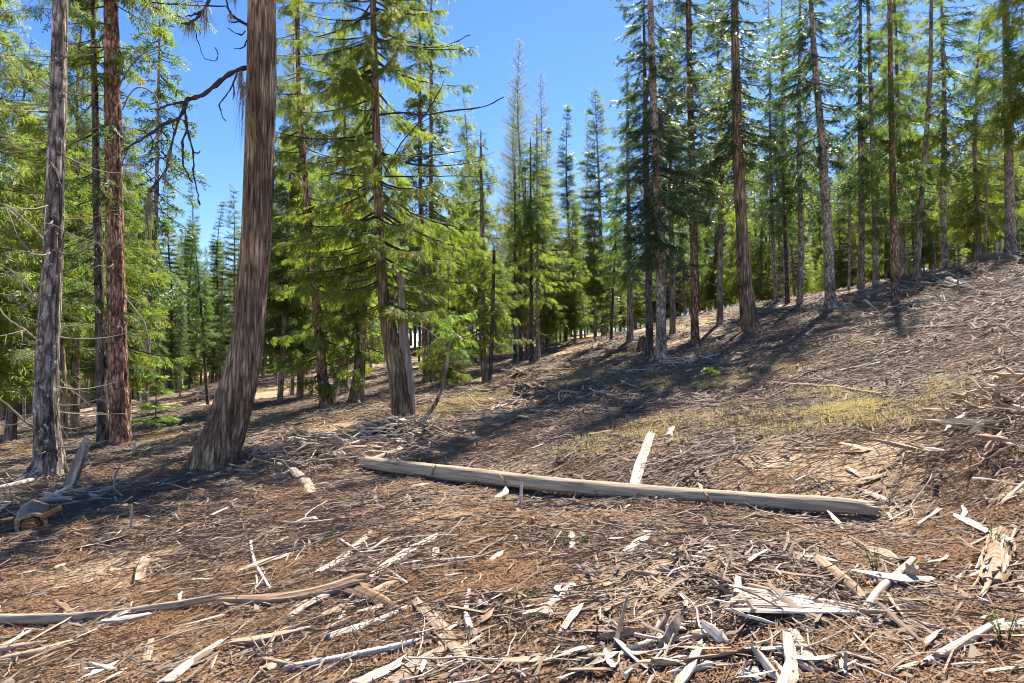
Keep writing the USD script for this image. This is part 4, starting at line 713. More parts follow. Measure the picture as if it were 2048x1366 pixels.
LY = [('broken_branch', 'pale peeled branch lying near the bottom between two dark slabs', 'branch', [(588, 1350, 11), (650, 1338, 15), (730, 1325, 17), (790, 1312, 15), (822, 1305, 12)], 'wood_white', .06),
 ('split_slab', 'white barkless billet with a dark end left of the dark grooved slab', 'wood slab', [(668, 1286, 22), (715, 1270, 24), (760, 1250, 17), (802, 1229, 12)], 'wood_white', .06),
 ('split_slab', 'long grooved grey slab pointing down right near the bottom centre', 'wood slab', [(832, 1217, 20), (865, 1252, 30), (895, 1290, 30), (928, 1338, 12)], 'wood_grey', .08),
 ('split_slab', 'thick brown slab with an orange underside left of the white billet', 'wood slab', [(470, 1300, 14), (520, 1292, 26), (570, 1280, 26), (610, 1268, 14)], 'wood_brown', .06),
 ('broken_pole', 'upper of two brown poles at the bottom left corner', 'pole', [(-20, 1312, 14), (40, 1305, 15), (92, 1294, 9)], 'wood_brown', .03),
 ('broken_pole', 'lower and longer of two brown poles at the bottom left corner', 'pole', [(-20, 1338, 17), (50, 1322, 18), (135, 1294, 10)], 'wood_brown', .03),
 ('split_slab', 'long pale splintered slab at the bottom edge left of the peeled branch', 'wood slab', [(330, 1375, 24), (380, 1338, 24), (440, 1292, 9)], 'wood_grey', .10),
 ('split_slab', 'grey bark slab lying beside the foot of the peeled branch', 'wood slab', [(528, 1328, 12), (570, 1336, 20), (612, 1345, 10)], 'wood_brown', .05),
 ('rotten_log', 'crumbling whitish piece of rotten log behind the long straight log', 'log', [(1302, 876, 17), (1290, 905, 23), (1278, 945, 25), (1266, 984, 20)], 'wood_white', .05),
 ('plank', 'grey flat plank lying left of the butt of the long log', 'plank', [(578, 938, 16), (600, 962, 24), (624, 992, 20)], 'wood_grey', .03),
 ('wood_block', 'short grey wood block on orange needles left of the centre', 'wood block', [(293, 1120, 20), (284, 1145, 26), (276, 1170, 16)], 'wood_grey', .03),
 ('wood_block', 'tan flat split piece on orange needles at the bottom left', 'wood block', [(302, 1288, 8), (296, 1312, 17), (290, 1337, 10)], 'wood_log', .02),
 ('split_slab', 'pale square-ended slab on the needles at the bottom centre', 'wood slab', [(1146, 1178, 16), (1120, 1205, 26), (1094, 1238, 22)], 'wood_grey', .03),
 ('wood_block', 'bright white ragged wood chunk in front of the long log', 'wood block', [(1300, 1076, 16), (1278, 1092, 24), (1254, 1112, 20)], 'wood_white', .04),
 ('wood_block', 'small upright-looking white block left of the ragged white chunk', 'wood block', [(1144, 1076, 14), (1145, 1106, 16)], 'wood_white', .02),
 ('split_slab', 'low brown slab with a pointed left end in front of the long log', 'wood slab', [(1290, 1108, 6), (1340, 1120, 18), (1385, 1124, 22), (1412, 1126, 14)], 'wood_grey', .05),
 ('broken_pole', 'short dark round piece below the pointed brown slab', 'pole', [(1252, 1154, 9), (1280, 1156, 12), (1312, 1160, 10)], 'wood_brown', .02),
 ('rotten_log', 'broad frayed end of a rotten log at the right edge', 'log', [(1978, 1200, 34), (1985, 1170, 52), (1995, 1130, 56), (2000, 1085, 50)], 'wood_grey', .16),
 ('broken_pole', 'dark knotty log piece pointing down right near the green herb', 'log', [(1632, 1128, 18), (1665, 1160, 26), (1695, 1188, 26), (1726, 1214, 18)], 'wood_brown', .06),
 ('broken_branch', 'tan forked branch leaning up to the little upright stump', 'branch', [(1732, 1234, 14), (1760, 1200, 17), (1790, 1165, 15), (1826, 1130, 12)], 'wood_grey', .03),
 ('broken_branch', 'pale smooth branch at the bottom right corner', 'branch', [(1858, 1338, 14), (1900, 1318, 18), (1950, 1296, 17), (2000, 1262, 12)], 'wood_white', .03),
 ('split_slab', 'long white flat strip right of the splintered slab', 'wood slab', [(1732, 1246, 12), (1800, 1254, 16), (1876, 1262, 12)], 'wood_white', .06),
 ('split_slab', 'crumbled grey log remnant at the bottom right of centre', 'wood slab', [(1590, 1280, 20), (1612, 1320, 30), (1640, 1368, 24)], 'wood_grey', .09),
 ('broken_branch', 'thin pale branch lying level above the frayed dark slabs at centre left', 'branch', [(800, 1140, 5), (860, 1133, 7), (930, 1128, 6), (1000, 1122, 4)], 'wood_white', .02),
 ('broken_branch', 'thin straight stick slanting down right at centre left', 'branch', [(682, 1086, 5), (740, 1125, 6), (790, 1160, 5), (815, 1175, 4)], 'wood_white', .02),
 ('broken_branch', 'crooked pale stick on bare orange needles left of centre', 'branch', [(502, 1092, 7), (504, 1125, 8), (520, 1150, 8), (540, 1186, 7)], 'wood_white', .02),
 ('broken_pole', 'dark thin pole lying level on the right slope', 'pole', [(1528, 772, 6), (1600, 776, 8), (1690, 782, 7), (1762, 794, 6)], 'wood_brown', .02),
 ('rotten_log', 'splintered red-brown rotten log on the crest at the right', 'log', [(1952, 524, 8), (1975, 518, 20), (2005, 518, 16), (2040, 523, 8)], 'wood_brown', .25),
 ('fallen_log', 'short brown log half buried left of the straight brown trunk', 'log', [(1716, 600, 12), (1745, 590, 12), (1786, 576, 10)], 'wood_brown', .06),
 ('fallen_log', 'pale log lying on the upper right slope', 'log', [(1902, 562, 10), (1920, 572, 12), (1950, 582, 6)], 'wood_white', .06),
 ('broken_pole', 'thin grey pole at the lower edge of the shaded slope', 'pole', [(1652, 752, 6), (1700, 742, 7), (1760, 730, 6)], 'wood_grey', .03),
 ('fallen_log', 'white log behind the grey flaky trunk at the left edge', 'log', [(-20, 988, 14), (30, 978, 16), (78, 962, 8)], 'wood_white', .03),
 ('split_slab', 'dark slab under the butt of the long log', 'wood slab', [(690, 885, 14), (730, 895, 20), (760, 902, 12)], 'wood_brown', .05),
 ('broken_branch', 'forked branch stub at the butt of the long log', 'branch', [(735, 928, 12), (770, 918, 14), (800, 905, 10)], 'wood_log', .03),
 ('broken_branch', 'long thin grey branch crossing the shade band at left of centre', 'branch', [(340, 1076, 5), (420, 1078, 6), (500, 1074, 6), (560, 1066, 4)], 'wood_brown', .02),
 ('broken_branch', 'weathered branch lying level below the shaded debris left of centre', 'branch', [(566, 1052, 8), (620, 1056, 8), (680, 1042, 7), (720, 1036, 5)], 'wood_grey', .02),
 ('split_slab', 'white narrow splinter stack upper left of the bent dark slab', 'wood slab', [(640, 1150, 16), (690, 1118, 20), (740, 1072, 10)], 'wood_grey', .08),
 ('split_slab', 'long narrow pale slab crossing behind the thin level branch', 'wood slab', [(745, 1158, 14), (800, 1120, 20), (872, 1078, 12)], 'wood_grey', .06),
 ('wood_block', 'white jagged chunk between white billet and bent dark slab', 'wood block', [(704, 1212, 8), (695, 1228, 16), (682, 1248, 18)], 'wood_white', .04),
 ('wood_block', 'small white chip block right of the grooved grey slab', 'wood block', [(888, 1218, 12), (880, 1236, 18)], 'wood_white', .02),
 ('broken_branch', 'narrow white splinter standing by the grooved grey slab', 'branch', [(938, 1190, 8), (932, 1225, 12), (940, 1270, 16)], 'wood_white', .05),
 ('split_slab', 'grey bark-faced slab right of the ragged shaded corner', 'wood slab', [(1915, 1040, 10), (1945, 1055, 22), (1975, 1072, 14)], 'wood_grey', .05),
 ('split_slab', 'sloping tan slab with pale edge in the debris at the right', 'wood slab', [(1740, 1110, 20), (1765, 1114, 26), (1790, 1128, 10)], 'wood_log', .04)]
for k, (nm, lab, cat, pix, m, jag) in enumerate(LY):
    if 'frayed end' in lab:
        b = hit(1985, 1165); t = thing(nm, lab, cat, loc=b); rg = np.random.default_rng(12); e0 = hit(2003, 1075) - b; e1 = hit(1984, 1180) - b; ax = unit(e1 - e0)
        Hh, T = np.meshgrid(np.linspace(0, 1, 22), np.arange(26) * 6.283 / 26, indexing='ij'); w = .8 + .7 * (fbm(np.stack([np.cos(T) * 4, np.sin(T) * 4, Hh * .8], -1), 3, 5) - .3)
        v, f = tube(e0 + (e1 - e0) * np.linspace(0, 1, 22)[:, None] + [0, 0, .01], .06, 26, True, w); obj('log', (v, f), 'wood_brown', t, smooth=25)
        yaw = math.atan2(ax[1], ax[0])
        for j in range(34):
            a = rg.uniform(-1.3, 1.3); L = rg.uniform(.12, .42); vv, ff = splinter(rg, L, rg.uniform(.012, .035), rg.uniform(.008, .018), 5, 6, .05, .2)
            mm = np.eye(4); mm[:3, :3] = frame(np.array([0, 0, 1.0]), yaw + rg.normal(0, .16), rg.normal(-.12, .10), a); s_ = rg.uniform(.15, 1.12)
            mm[:3, 3] = e0 + (e1 - e0) * s_ + np.array([math.cos(yaw + 1.57), math.sin(yaw + 1.57), 0]) * math.sin(a) * .08 + [0, 0, -.005 + .062 * math.cos(a)]
            obj('splinter', (vv, ff), ['wood_grey', 'wood_brown', 'wood_brown'][j % 3], t, matrix=mm)
        continue
    if 'crumbling' in lab:
        lying(nm, lab, cat, pix, m, 18, 60, .75, .35, .10, 30, seed=10 + k, squash=.8, facet=.31); continue
    flat = nm in ('split_slab', 'plank', 'wood_block')
    lying(nm, lab, cat, pix, m, 8 if flat else 10, None if len(pix) < 3 else 22, .22 if flat else .14, .55, jag, 25 if flat else 50, seed=10 + k, squash=.55 if flat else 1.0, facet=.34 if flat else .12)
for px, py, k in ((860, 950, 1), (1010, 968, -1), (1190, 986, 1), (1420, 1004, -1), (1560, 1012, 1)):
    b_ = hit(px, py + 14); m_ = np.linalg.inv(np.array(UsdGeom.XformCache().GetLocalToWorldTransform(lg)).T); q = np.array([at(px, py, b_[1]), at(px + 7 * k, py - 12, b_[1]), at(px + 12 * k, py - 20, b_[1] + .03)])
    q = np.c_[q, np.ones(3)] @ m_.T; obj('stub', tube(q[:, :3], [.022, .016, .010], 7), 'wood_brown', lg)
# standing and leaning pieces
def standing(name, label, cat, pix, mname, depth=None, dy=0.0, sides=8, flat=1.0, seed=0, jag=.05):
    b = hit(pix[0][0], pix[0][1]) if depth is None else at(pix[0][0], pix[0][1], depth)
    ys = b[1] + np.linspace(0, dy, len(pix)); P = np.array([at(p[0], p[1], y) for p, y in zip(pix, ys)]); r = np.array([p[2] * b[1] / FPX / 2 for p in pix])
    P = np.vstack([P[0] - (P[1] - P[0]) * .12, P]); r = np.r_[r[0], r]
    c = curve(np.c_[P - b, r], 14); th = np.arange(sides) * 6.283 / sides; Hh, T = np.meshgrid(np.linspace(0, 1, 14), th, indexing='ij')
    w = 1 + .3 * (fbm(np.stack([np.cos(T) * 2, np.sin(T) * 2, Hh * 3 + seed], -1), 3, seed) - .5); w *= np.where(np.abs(np.cos(T)) > .7, 1, flat)
    v, f = tube(c[:, :3], c[:, 3], sides, True, w); e = slice(13 * sides, 14 * sides); rg = np.random.default_rng(seed); v[e, 2] += rg.uniform(-1, 1, sides) * jag
    return obj(name, (v, f), mname, loc=b, smooth=35, label=label, cat=cat)
standing('leaning_stake', 'grey weathered stake leaning beside the grey flaky trunk', 'stake', [(134, 996, 24), (148, 950, 22), (164, 905, 19), (177, 876, 14)], 'wood_upright', 9.6, .15, 10, .5, 1, .03)
standing('upright_stick', 'short brown stick standing in the needles below the big cedar', 'stick', [(265, 1062, 7), (263, 1035, 7), (262, 1010, 6)], 'wood_upright', None, 0, 6, 1, 2, .02)
standing('upright_stick', 'curved grey stick rising from the shade right of the leaning stake', 'stick', [(243, 990, 5), (229, 975, 5), (229, 960, 5), (237, 936, 4)], 'wood_upright', 9.0, 0, 6, 1, 3, .02)
standing('upright_stick', 'thin white stick standing in front of the long log', 'stick', [(1041, 1016, 6), (1042, 990, 6), (1043, 967, 5)], 'wood_white', None, .1, 6, 1, 4, .02)
standing('upright_slab', 'dark splintered slab leaning upright near the bottom right of centre', 'wood slab', [(1318, 1316, 30), (1336, 1280, 26), (1352, 1245, 20), (1362, 1224, 10)], 'wood_upright', None, .12, 9, .5, 5, .03)
standing('upright_slab', 'narrow dark slab leaning beside the splintered upright slab', 'wood slab', [(1296, 1300, 14), (1318, 1262, 14), (1338, 1225, 8)], 'wood_upright', None, .1, 8, .5, 6, .02)
standing('upright_stick', 'straight grey pole leaning left of the dark upright slabs', 'stick', [(1226, 1312, 10), (1238, 1258, 10), (1254, 1198, 6)], 'wood_upright', None, .15, 8, .7, 7, .02)
standing('upright_stick', 'small stick stub standing on the bottom right needles', 'stick', [(1690, 1350, 8), (1691, 1330, 8), (1692, 1308, 7)], 'wood_upright', None, 0, 6, 1, 8, .01)
standing('small_stump', 'little cut stump standing at the end of the tan forked branch', 'stump', [(1822, 1172, 20), (1822, 1150, 19), (1824, 1132, 24)], 'wood_log', None, 0, 10, 1, 9, .012)
standing('upright_stick', 'white broken stub at the foot of the red-brown trunk', 'stick', [(266, 908, 9), (268, 895, 7), (270, 886, 4)], 'wood_white', None, 0, 7, .6, 10, .04)
# the fan of long pale splinters
b = hit(1580, 1218); rng = np.random.default_rng(41)
t = thing('splintered_slab', 'fan of long pale splinters still joined at the right end', 'wood slab', loc=b)
for k in range(13):
    e = at(1462 + rng.uniform(-6, 40), 1185 + k * 4.2 + rng.uniform(-3, 3), b[1] + .12 - .02 * k) - b; q = at(1690 + rng.uniform(-30, 20), 1222 + k * 1.6, b[1] + .02 - .012 * k) - b
    L = np.linalg.norm(q - e); d = (q - e) / L; v, f = splinter(rng, L, rng.uniform(.02, .045), rng.uniform(.012, .025), 7, 6, .02, .06)
    R = frame(np.array([0, 0, 1.0]), math.atan2(d[1], d[0]), math.asin(d[2])); m = np.eye(4); m[:3, :3] = R; m[:3, 3] = (e + q) / 2 + [0, 0, .035]
    obj('splinter', (v, f), ['wood_white', 'wood_grey', 'wood_grey'][k % 3] if k else 'wood_brown', t, matrix=m)
# hollow rotten log end at the left edge
b = hit(62, 1062); t = thing('hollow_log', 'hollow log end with orange rotten heart in the debris at the left edge', 'log', loc=b + [0, 0, .05]); ax = unit(np.array([-.55, .82, .05]))
s = np.linspace(0, 1, 16); P = ax * (s * .9)[:, None]; n = 28; th = np.arange(n) * 6.283 / n; Hh, T = np.meshgrid(s, th, indexing='ij')
w = 1 + .4 * (fbm(np.stack([np.cos(T) * 2.2, np.sin(T) * 2.2, Hh * 2], -1), 4, 3) - .5); P = P + np.array([0, 0, -.05]) * s[:, None]
Gs = Geo(); Gs.add(*tube(P, .155, n, False, w)); vi, fi = tube(P, .118, n, False, w * (1 + .2 * (noise(np.stack([np.cos(T) * 4, np.sin(T) * 4, Hh * 9], -1)) - .5))); Gs.add(vi, fi[:, ::-1])
j = np.arange(n); k = (j + 1) % n; o = 16 * n; Gs.f.append(np.vstack([np.stack([j, o + j, k], 1), np.stack([k, o + j, o + k], 1)]))
obj('shell', Gs.out(), 'wood_brown', t, smooth=35)
m = trimesh.creation.icosphere(4, 1.0); v = np.array(m.vertices); v = v * (1 + .45 * (fbm(v * 3.2, 3, 8) - .5)[:, None]) * .112; v = v + ax * .07
obj('rotten_heart', (v, m.faces), 'wood_rot', t)
obj('knot_stub', tube(np.array([[.13, -.02, .10], [.21, .02, .15], [.30, .05, .20]]), [.035, .033, .028], 8), 'wood_rot', t)
# stump, root mounds, rock
def lump(rad, seed, amp=.5, sub=4, sq=.6):
    m = trimesh.creation.icosphere(sub, 1.0); v = np.array(m.vertices); v *= (1 + amp * 2 * (fbm(v * 2.1 + seed, 4, seed) - .5))[:, None]; v[:, 2] *= sq; return v * rad, np.array(m.faces)
b = hit(1289, 700); t = thing('old_stump', 'low ragged old stump at the foot of the pale-footed spruce', 'stump', loc=b)
v, f = trunk_mesh(np.array([[0, 0, -.1], [0, 0, .2], [.02, 0, .5]]), np.array([.27, .24, .21]), 30, 24, .5, .1, 9, 2.0, flare_h=.18); tp = v[:, 2] > .44; v[tp, 2] += .25 * (noise(v[tp] * 14) - .5)
obj('stem', (v, f), 'bark_red', t, smooth=40)
for px, py, rr, lab in ((1065, 786, .42, 'dark upturned root mound at the edge of the golden grass'), (1048, 754, .40, 'smaller dark root mound behind the upturned one')):
    b = hit(px, py); t = thing('root_mound', lab, 'root mound', loc=b); rng = np.random.default_rng(px)
    obj('soil', lump(rr, px % 17, .6, 4, .55), 'soil', t, smooth=40)
    for k in range(9):
        a = rng.uniform(-2.6, .3); o = np.array([math.cos(a), math.sin(a), 0]); l = rng.uniform(.3, .6); s = np.linspace(0, 1, 6)
        obj('root', tube(o * (rr * .5 + l * s)[:, None] + np.array([0, 0, 1]) * (rr * .45 * (1 - s ** 1.5) - .02)[:, None] + rng.normal(0, .015, (6, 3)), np.linspace(.022, .006, 6), 5), 'bark_mid', t)
b = hit(1512, 1368); obj('grey_rock', lump(.07, 4, .5, 4, .5), 'rock', loc=b + [0, 0, .02], smooth=50, label='grey rock cut by the bottom edge of the picture', cat='rock')
# piles of dead branches
def brush_pile(label, px, py, n, sx, sy, L, seed, r=.009, hgt=.3, m=('wood_grey', 'wood_brown', 'wood_white')):
    b = hit(px, py); rng = np.random.default_rng(seed); t = thing('brush_pile', label, 'brush pile', loc=b)
    for k in range(n):
        x, y = rng.normal(0, sx), rng.normal(0, sy); z = ground_z(b[0] + x, b[1] + y) - b[2] + hgt * rng.random() * math.exp(-(x / sx) ** 2 / 2 - (y / sy) ** 2 / 2)
        l = L * rng.uniform(.3, 1.2); v, f = stick(rng, l, r * rng.uniform(.6, 1.8), 6, 5) if rng.random() < .7 else splinter(rng, l * .6, rng.uniform(.03, .07), rng.uniform(.015, .04))
        mm = np.eye(4); mm[:3, :3] = frame(np.array([0, 0, 1.0]), rng.normal(.2, .8), rng.normal(0, .28), rng.random() * 6); mm[:3, 3] = (x, y, z + .02)
        obj('stick', (v, f), m[int(rng.choice(3, p=[.6, .28, .12]))], t, matrix=mm, smooth=50)
brush_pile('tangle of grey dead branches heaped around the foot of the forked cedar', 790, 885, 200, .8, .5, .6, 51, .006, .38)
brush_pile('shaded heap of grey broken wood right of the big leaning cedar', 630, 912, 200, .85, .45, .55, 52, .006, .34)
brush_pile('shaded bluish heap of twigs in front of the grey flaky trunk', 60, 1005, 130, .75, .5, .6, 53, .005, .12)
brush_pile('heap of bleached branches on the crest at the right edge', 2020, 580, 130, 1.4, 1.1, 1.5, 54, .014, .6)
brush_pile('dark tangle of brush in the shaded right edge', 2075, 860, 260, .42, .75, .6, 55, .003, .62, ('wood_brown', 'wood_grey', 'wood_brown'))
brush_pile('scattered grey wood around the upturned root mound', 1130, 800, 90, 1.2, .7, .8, 56, .009, .12)
brush_pile('bleached roots and sticks round the pale spruce foot', 1335, 735, 60, .8, .4, .9, 57, .012, .15, ('wood_white', 'wood_grey', 'wood_brown'))
brush_pile('broken wood piled by the crooked cinnamon stem', 1835, 580, 60, 1.0, .7, 1.4, 58, .015, .3)
brush_pile('jumble of splintered wood at the bottom right of centre', 1440, 1250, 60, .32, .28, .38, 59, .005, .05)

# ------------------------------------------------------------------ single wood chips and sticks, nearest first
rng = np.random.default_rng(90)
def zone(px, py):
    if py < 980: return ('behind the long log on the right slope' if px > 1000 else 'behind the long log at the left')
    return ('on the orange needles at the lower left' if px < 680 else 'in front of the long log at the centre' if px < 1350 else 'in the debris at the lower right')
n = 300; px = rng.uniform(-10, 2058, n); py = 1370 - 500 * rng.random(n) ** 1.25; Q = hits(px, py); NN = normals(Q[:, 0], Q[:, 1])
for k in range(n):
    y = Q[k, 1]; sc = .75 + .10 * y; L = np.clip(rng.lognormal(math.log(.12), .5), .045, .36) * sc; W = L * rng.uniform(.10, .30); T = W * rng.uniform(.12, .4)
    yaw = rng.normal(.7, .75) if rng.random() < .65 else rng.random() * 6.28
    m = np.eye(4); m[:3, :3] = frame(NN[k], yaw, rng.normal(0, .10), rng.normal(0, .4)); m[:3, 3] = Q[k] + NN[k] * (T * .5 + .026 + .02 * rng.random())
    big = L / sc > .19; z = zone(px[k], py[k]); mm = ['wood_grey', 'wood_white', 'wood_brown'][int(rng.choice(3, p=[.55, .20, .25]))]
    lab = {'wood_grey': 'weathered grey', 'wood_white': 'bleached white', 'wood_brown': 'dull brown'}[mm] + (' long' if big else ' small') + ' splinter of wood lying ' + z
    obj('wood_splinter', splinter(rng, L, W, T, 6, 6), mm, matrix=m, label=lab, cat='wood splinter', group=lab.replace('splinter', 'splinters', 1).replace(' lying', ''))
n = 290; px = rng.uniform(-10, 2058, n); py = 1368 - 530 * rng.random(n) ** 1.15; Q = hits(px, py); NN = normals(Q[:, 0], Q[:, 1])
for k in range(n):
    y = Q[k, 1]; L = np.clip(rng.lognormal(math.log(.30), .5), .12, 1.0) * (.75 + .09 * y); r = rng.uniform(.0022, .0055) * (.8 + .07 * y)
    yaw = rng.normal(.4, .8) if rng.random() < .6 else rng.random() * 6.28
    m = np.eye(4); m[:3, :3] = frame(NN[k], yaw, rng.normal(0, .09), 0); m[:3, 3] = Q[k] + NN[k] * (r + .035)
    z = zone(px[k], py[k]); mm = ['wood_grey', 'wood_white', 'wood_brown'][int(rng.choice(3, p=[.42, .36, .22]))]
    lab = {'wood_grey': 'thin grey', 'wood_white': 'thin pale', 'wood_brown': 'thin brown'}[mm] + ' fallen stick lying ' + z
    obj('fallen_stick', stick(rng, L, r), mm, matrix=m, smooth=50, label=lab, cat='stick', group=lab.replace('stick', 'sticks', 1).replace(' lying', ''))

# ------------------------------------------------------------------ litter nobody could count
def quat(R):
    from scipy.spatial.transform import Rotation
    q = Rotation.from_matrix(R).as_quat(); return q
def frames(n, yaw):
    x = np.stack([np.cos(yaw), np.sin(yaw), 0 * yaw], 1); x = unit(x - n * (x * n).sum(1, keepdims=True)); return np.stack([x, np.cross(n, x), n], 2)
def scatter(name, label, cat, protos, mname, pos, yaw, scale, seed, up=None):
    rng = np.random.default_rng(seed); path = numbered('/World', name); pi = UsdGeom.PointInstancer.Define(stage, path); tag(pi.GetPrim(), label, cat, None, 'stuff')
    rel = pi.CreatePrototypesRel()
    for k, vf in enumerate(protos):
        q = f'{path}/piece' + (f'_{k:03d}' if k else ''); usdkit.mesh(stage, q, vf, M[mname]); rel.AddTarget(q)
    N = normals(pos[:, 0], pos[:, 1]) if up is None else unit(normals(pos[:, 0], pos[:, 1]) * (1 - up) + np.array([0, 0, up])); q = quat(frames(N, yaw))
    pi.CreateProtoIndicesAttr(Vt.IntArray.FromNumpy(rng.integers(0, len(protos), len(pos)).astype(np.int32)))
    pi.CreatePositionsAttr(Vt.Vec3fArray.FromNumpy(pos.astype(np.float32)))
    pi.CreateOrientationsAttr(Vt.QuathArray([Gf.Quath(float(a[3]), float(a[0]), float(a[1]), float(a[2])) for a in q]))
    pi.CreateScalesAttr(Vt.Vec3fArray.FromNumpy(np.repeat(scale[:, None], 3, 1).astype(np.float32)))
def fan(rng, n, y0, y1, grow=.82):
    out = np.zeros((0, 2))
    while len(out) < n:
        y = rng.uniform(y0, y1, 4 * n); x = rng.uniform(-1, 1, 4 * n) * (grow * y1 + 1.2); ok = np.abs(x) < grow * y + 1.2; out = np.vstack([out, np.stack([x, y], 1)[ok]])
    return out[:n]
def patch_needles(rng, n=300, R=.26):
    G = Geo(); a = rng.random(n) * 6.283; rr = R * np.sqrt(rng.random(n)); L = rng.uniform(.025, .075, n); w = rng.uniform(.0022, .0042, n); th = rng.normal(.5, .9, n)
    c = np.stack([rr * np.cos(a), rr * np.sin(a), rng.uniform(.002, .022, n)], 1); d = np.stack([np.cos(th), np.sin(th), rng.normal(0, .22, n)], 1); s = np.stack([-np.sin(th), np.cos(th), rng.normal(0, .4, n)], 1)
    v = np.stack([c - d * L[:, None] / 2, c + s * w[:, None], c + d * L[:, None] / 2, c - s * w[:, None]], 1).reshape(-1, 3); k = np.arange(0, 4 * n, 4)
    return v, np.vstack([np.stack([k, k + 1, k + 2], 1), np.stack([k, k + 2, k + 3], 1)])
def patch_chips(rng, n, R, lo, hi, thin=(.14, .4), spread=.8):
    G = Geo()
    for _ in range(n):
        L = rng.uniform(lo, hi); W = L * rng.uniform(*thin); v, f = splinter(rng, L, W, W * rng.uniform(.10, .28), 3, 5, .08, .25)
        a, r = rng.random() * 6.283, R * math.sqrt(rng.random()); Rm = frame(np.array([0, 0, 1.0]), rng.normal(.4, spread), rng.normal(0, .10), rng.normal(0, .2)); G.add(v @ Rm.T + [r * math.cos(a), r * math.sin(a), .006 + W * .15 + .012 * rng.random()], f)
    return G.out()
def patch_twigs(rng, n, R, lo, hi, r=.0025, spread=.9):
    G = Geo()
    for _ in range(n):
        v, f = stick(rng, rng.uniform(lo, hi), r * rng.uniform(.6, 1.6), 4, 3, .10, .25); a, q = rng.random() * 6.283, R * math.sqrt(rng.random())
        G.add(v @ frame(np.array([0, 0, 1.0]), rng.normal(.4, spread), rng.normal(0, .08)).T + [q * math.cos(a), q * math.sin(a), .012 + .02 * rng.random()], f)
    return G.out()
rng = np.random.default_rng(91)
NP = [patch_needles(rng) for _ in range(7)]; CP = []
for k_ in range(9):
    g_ = Geo(); g_.add(*patch_chips(rng, [26, 8, 34][k_ % 3], .45, .015, .06, (.15, .5), 1.2)); g_.add(*patch_chips(rng, [16, 26, 9][k_ % 3], .48, .06, .26, (.04, .13), .9)); g_.add(*patch_chips(rng, [3, 1, 6][k_ % 3], .4, .08, .18, (.15, .3), 1.2)); CP.append(g_.out())
TP = [patch_twigs(rng, [30, 55, 20, 40][k_ % 4], .5, .10, [.3, .6, .45, .35][k_ % 4], [.0016, .0026, .0035, .002][k_ % 4]) for k_ in range(8)]
FP = [patch_chips(rng, 75, .8, .08, .45, (.04, .14), .7) for _ in range(7)]
def pts(rng, spec, grow=.82):
    P, Sc = [], []
    for n, y0, y1, s0, s1 in spec:
        q = fan(rng, n, y0, y1, grow); P.append(q); Sc.append(rng.uniform(s0, s1, n))
    P = np.vstack(P); z = ground_z(P[:, 0], P[:, 1]); return np.c_[P, z], np.concatenate(Sc)
p_, s_ = pts(rng, [(1150, 1.3, 6, .8, 1.2), (1000, 6, 12, 1.0, 1.6), (450, 12, 22, 1.5, 2.2)])
keep = fbm(np.c_[p_[:, :2] * .8, 0 * s_], 2, 4) + .10 * (p_[:, 0] < .5) - .018 * np.clip(p_[:, 1] - 6, 0, 12) * (p_[:, 0] > -1) > .40; p_, s_ = p_[keep], s_[keep]
scatter('needle_litter', 'orange-brown carpet of fallen needles and cedar scales over the clearing', 'needle litter', NP, 'needles', p_, rng.normal(.2, .6, len(p_)), s_, 1)
p_, s_ = pts(rng, [(620, 1.3, 6, .6, 1.15), (1350, 6, 13, .9, 1.4), (900, 13, 24, 1.2, 1.8)])
keep = fbm(np.c_[p_[:, :2] * .9, 0 * s_ + 5], 2, 6) - .08 * (p_[:, 0] < 0) > .36; p_, s_ = p_[keep], s_[keep]
scatter('chip_litter', 'pale and brown small wood chips strewn over the whole clearing', 'wood chips', CP, 'chips', p_, rng.normal(.2, .6, len(p_)), s_, 2)
p_, s_ = pts(rng, [(330, 1.3, 6, .7, 1.15), (700, 6, 13, .9, 1.5), (500, 13, 24, 1.3, 2.0)])
scatter('twig_litter', 'thin dead twigs strewn over the whole clearing', 'twigs', TP, 'twigs', p_, rng.normal(.2, .6, len(p_)), s_, 3)
p_, s_ = pts(rng, [(700, 7, 14, .45, .8), (1900, 12, 30, .7, 1.3), (1100, 28, 60, 1.2, 2.0)])
scatter('splinter_litter', 'long grey splinters and slash covering the far slope', 'wood slash', FP, 'chips', p_, rng.normal(.1, .35, len(p_)), s_, 4)
def patch_grass(rng, n=45, R=.22, h=(.04, .13)):
    G = Geo(); V, F = [], []
    for k in range(n):
        a, q = rng.random() * 6.283, R * math.sqrt(rng.random()); L = rng.uniform(*h); th = rng.random() * 6.283; o = np.array([math.cos(th), math.sin(th), 0]); sd = np.array([-o[1], o[0], 0]) * rng.uniform(.002, .0045); b0 = np.array([q * math.cos(a), q * math.sin(a), -.01]); ln = rng.uniform(.15, .9)
        p1 = b0 + np.array([0, 0, L * .6]) + o * L * ln * .35; p2 = b0 + np.array([0, 0, L * (1 - .4 * ln)]) + o * L * ln
        G.add([b0 - sd, b0 + sd, p1 + sd * .8, p1 - sd * .8, p2], [[0, 1, 2], [0, 2, 3], [3, 2, 4]])
    return G.out()
GP = [patch_grass(rng) for _ in range(6)]
gpx = []
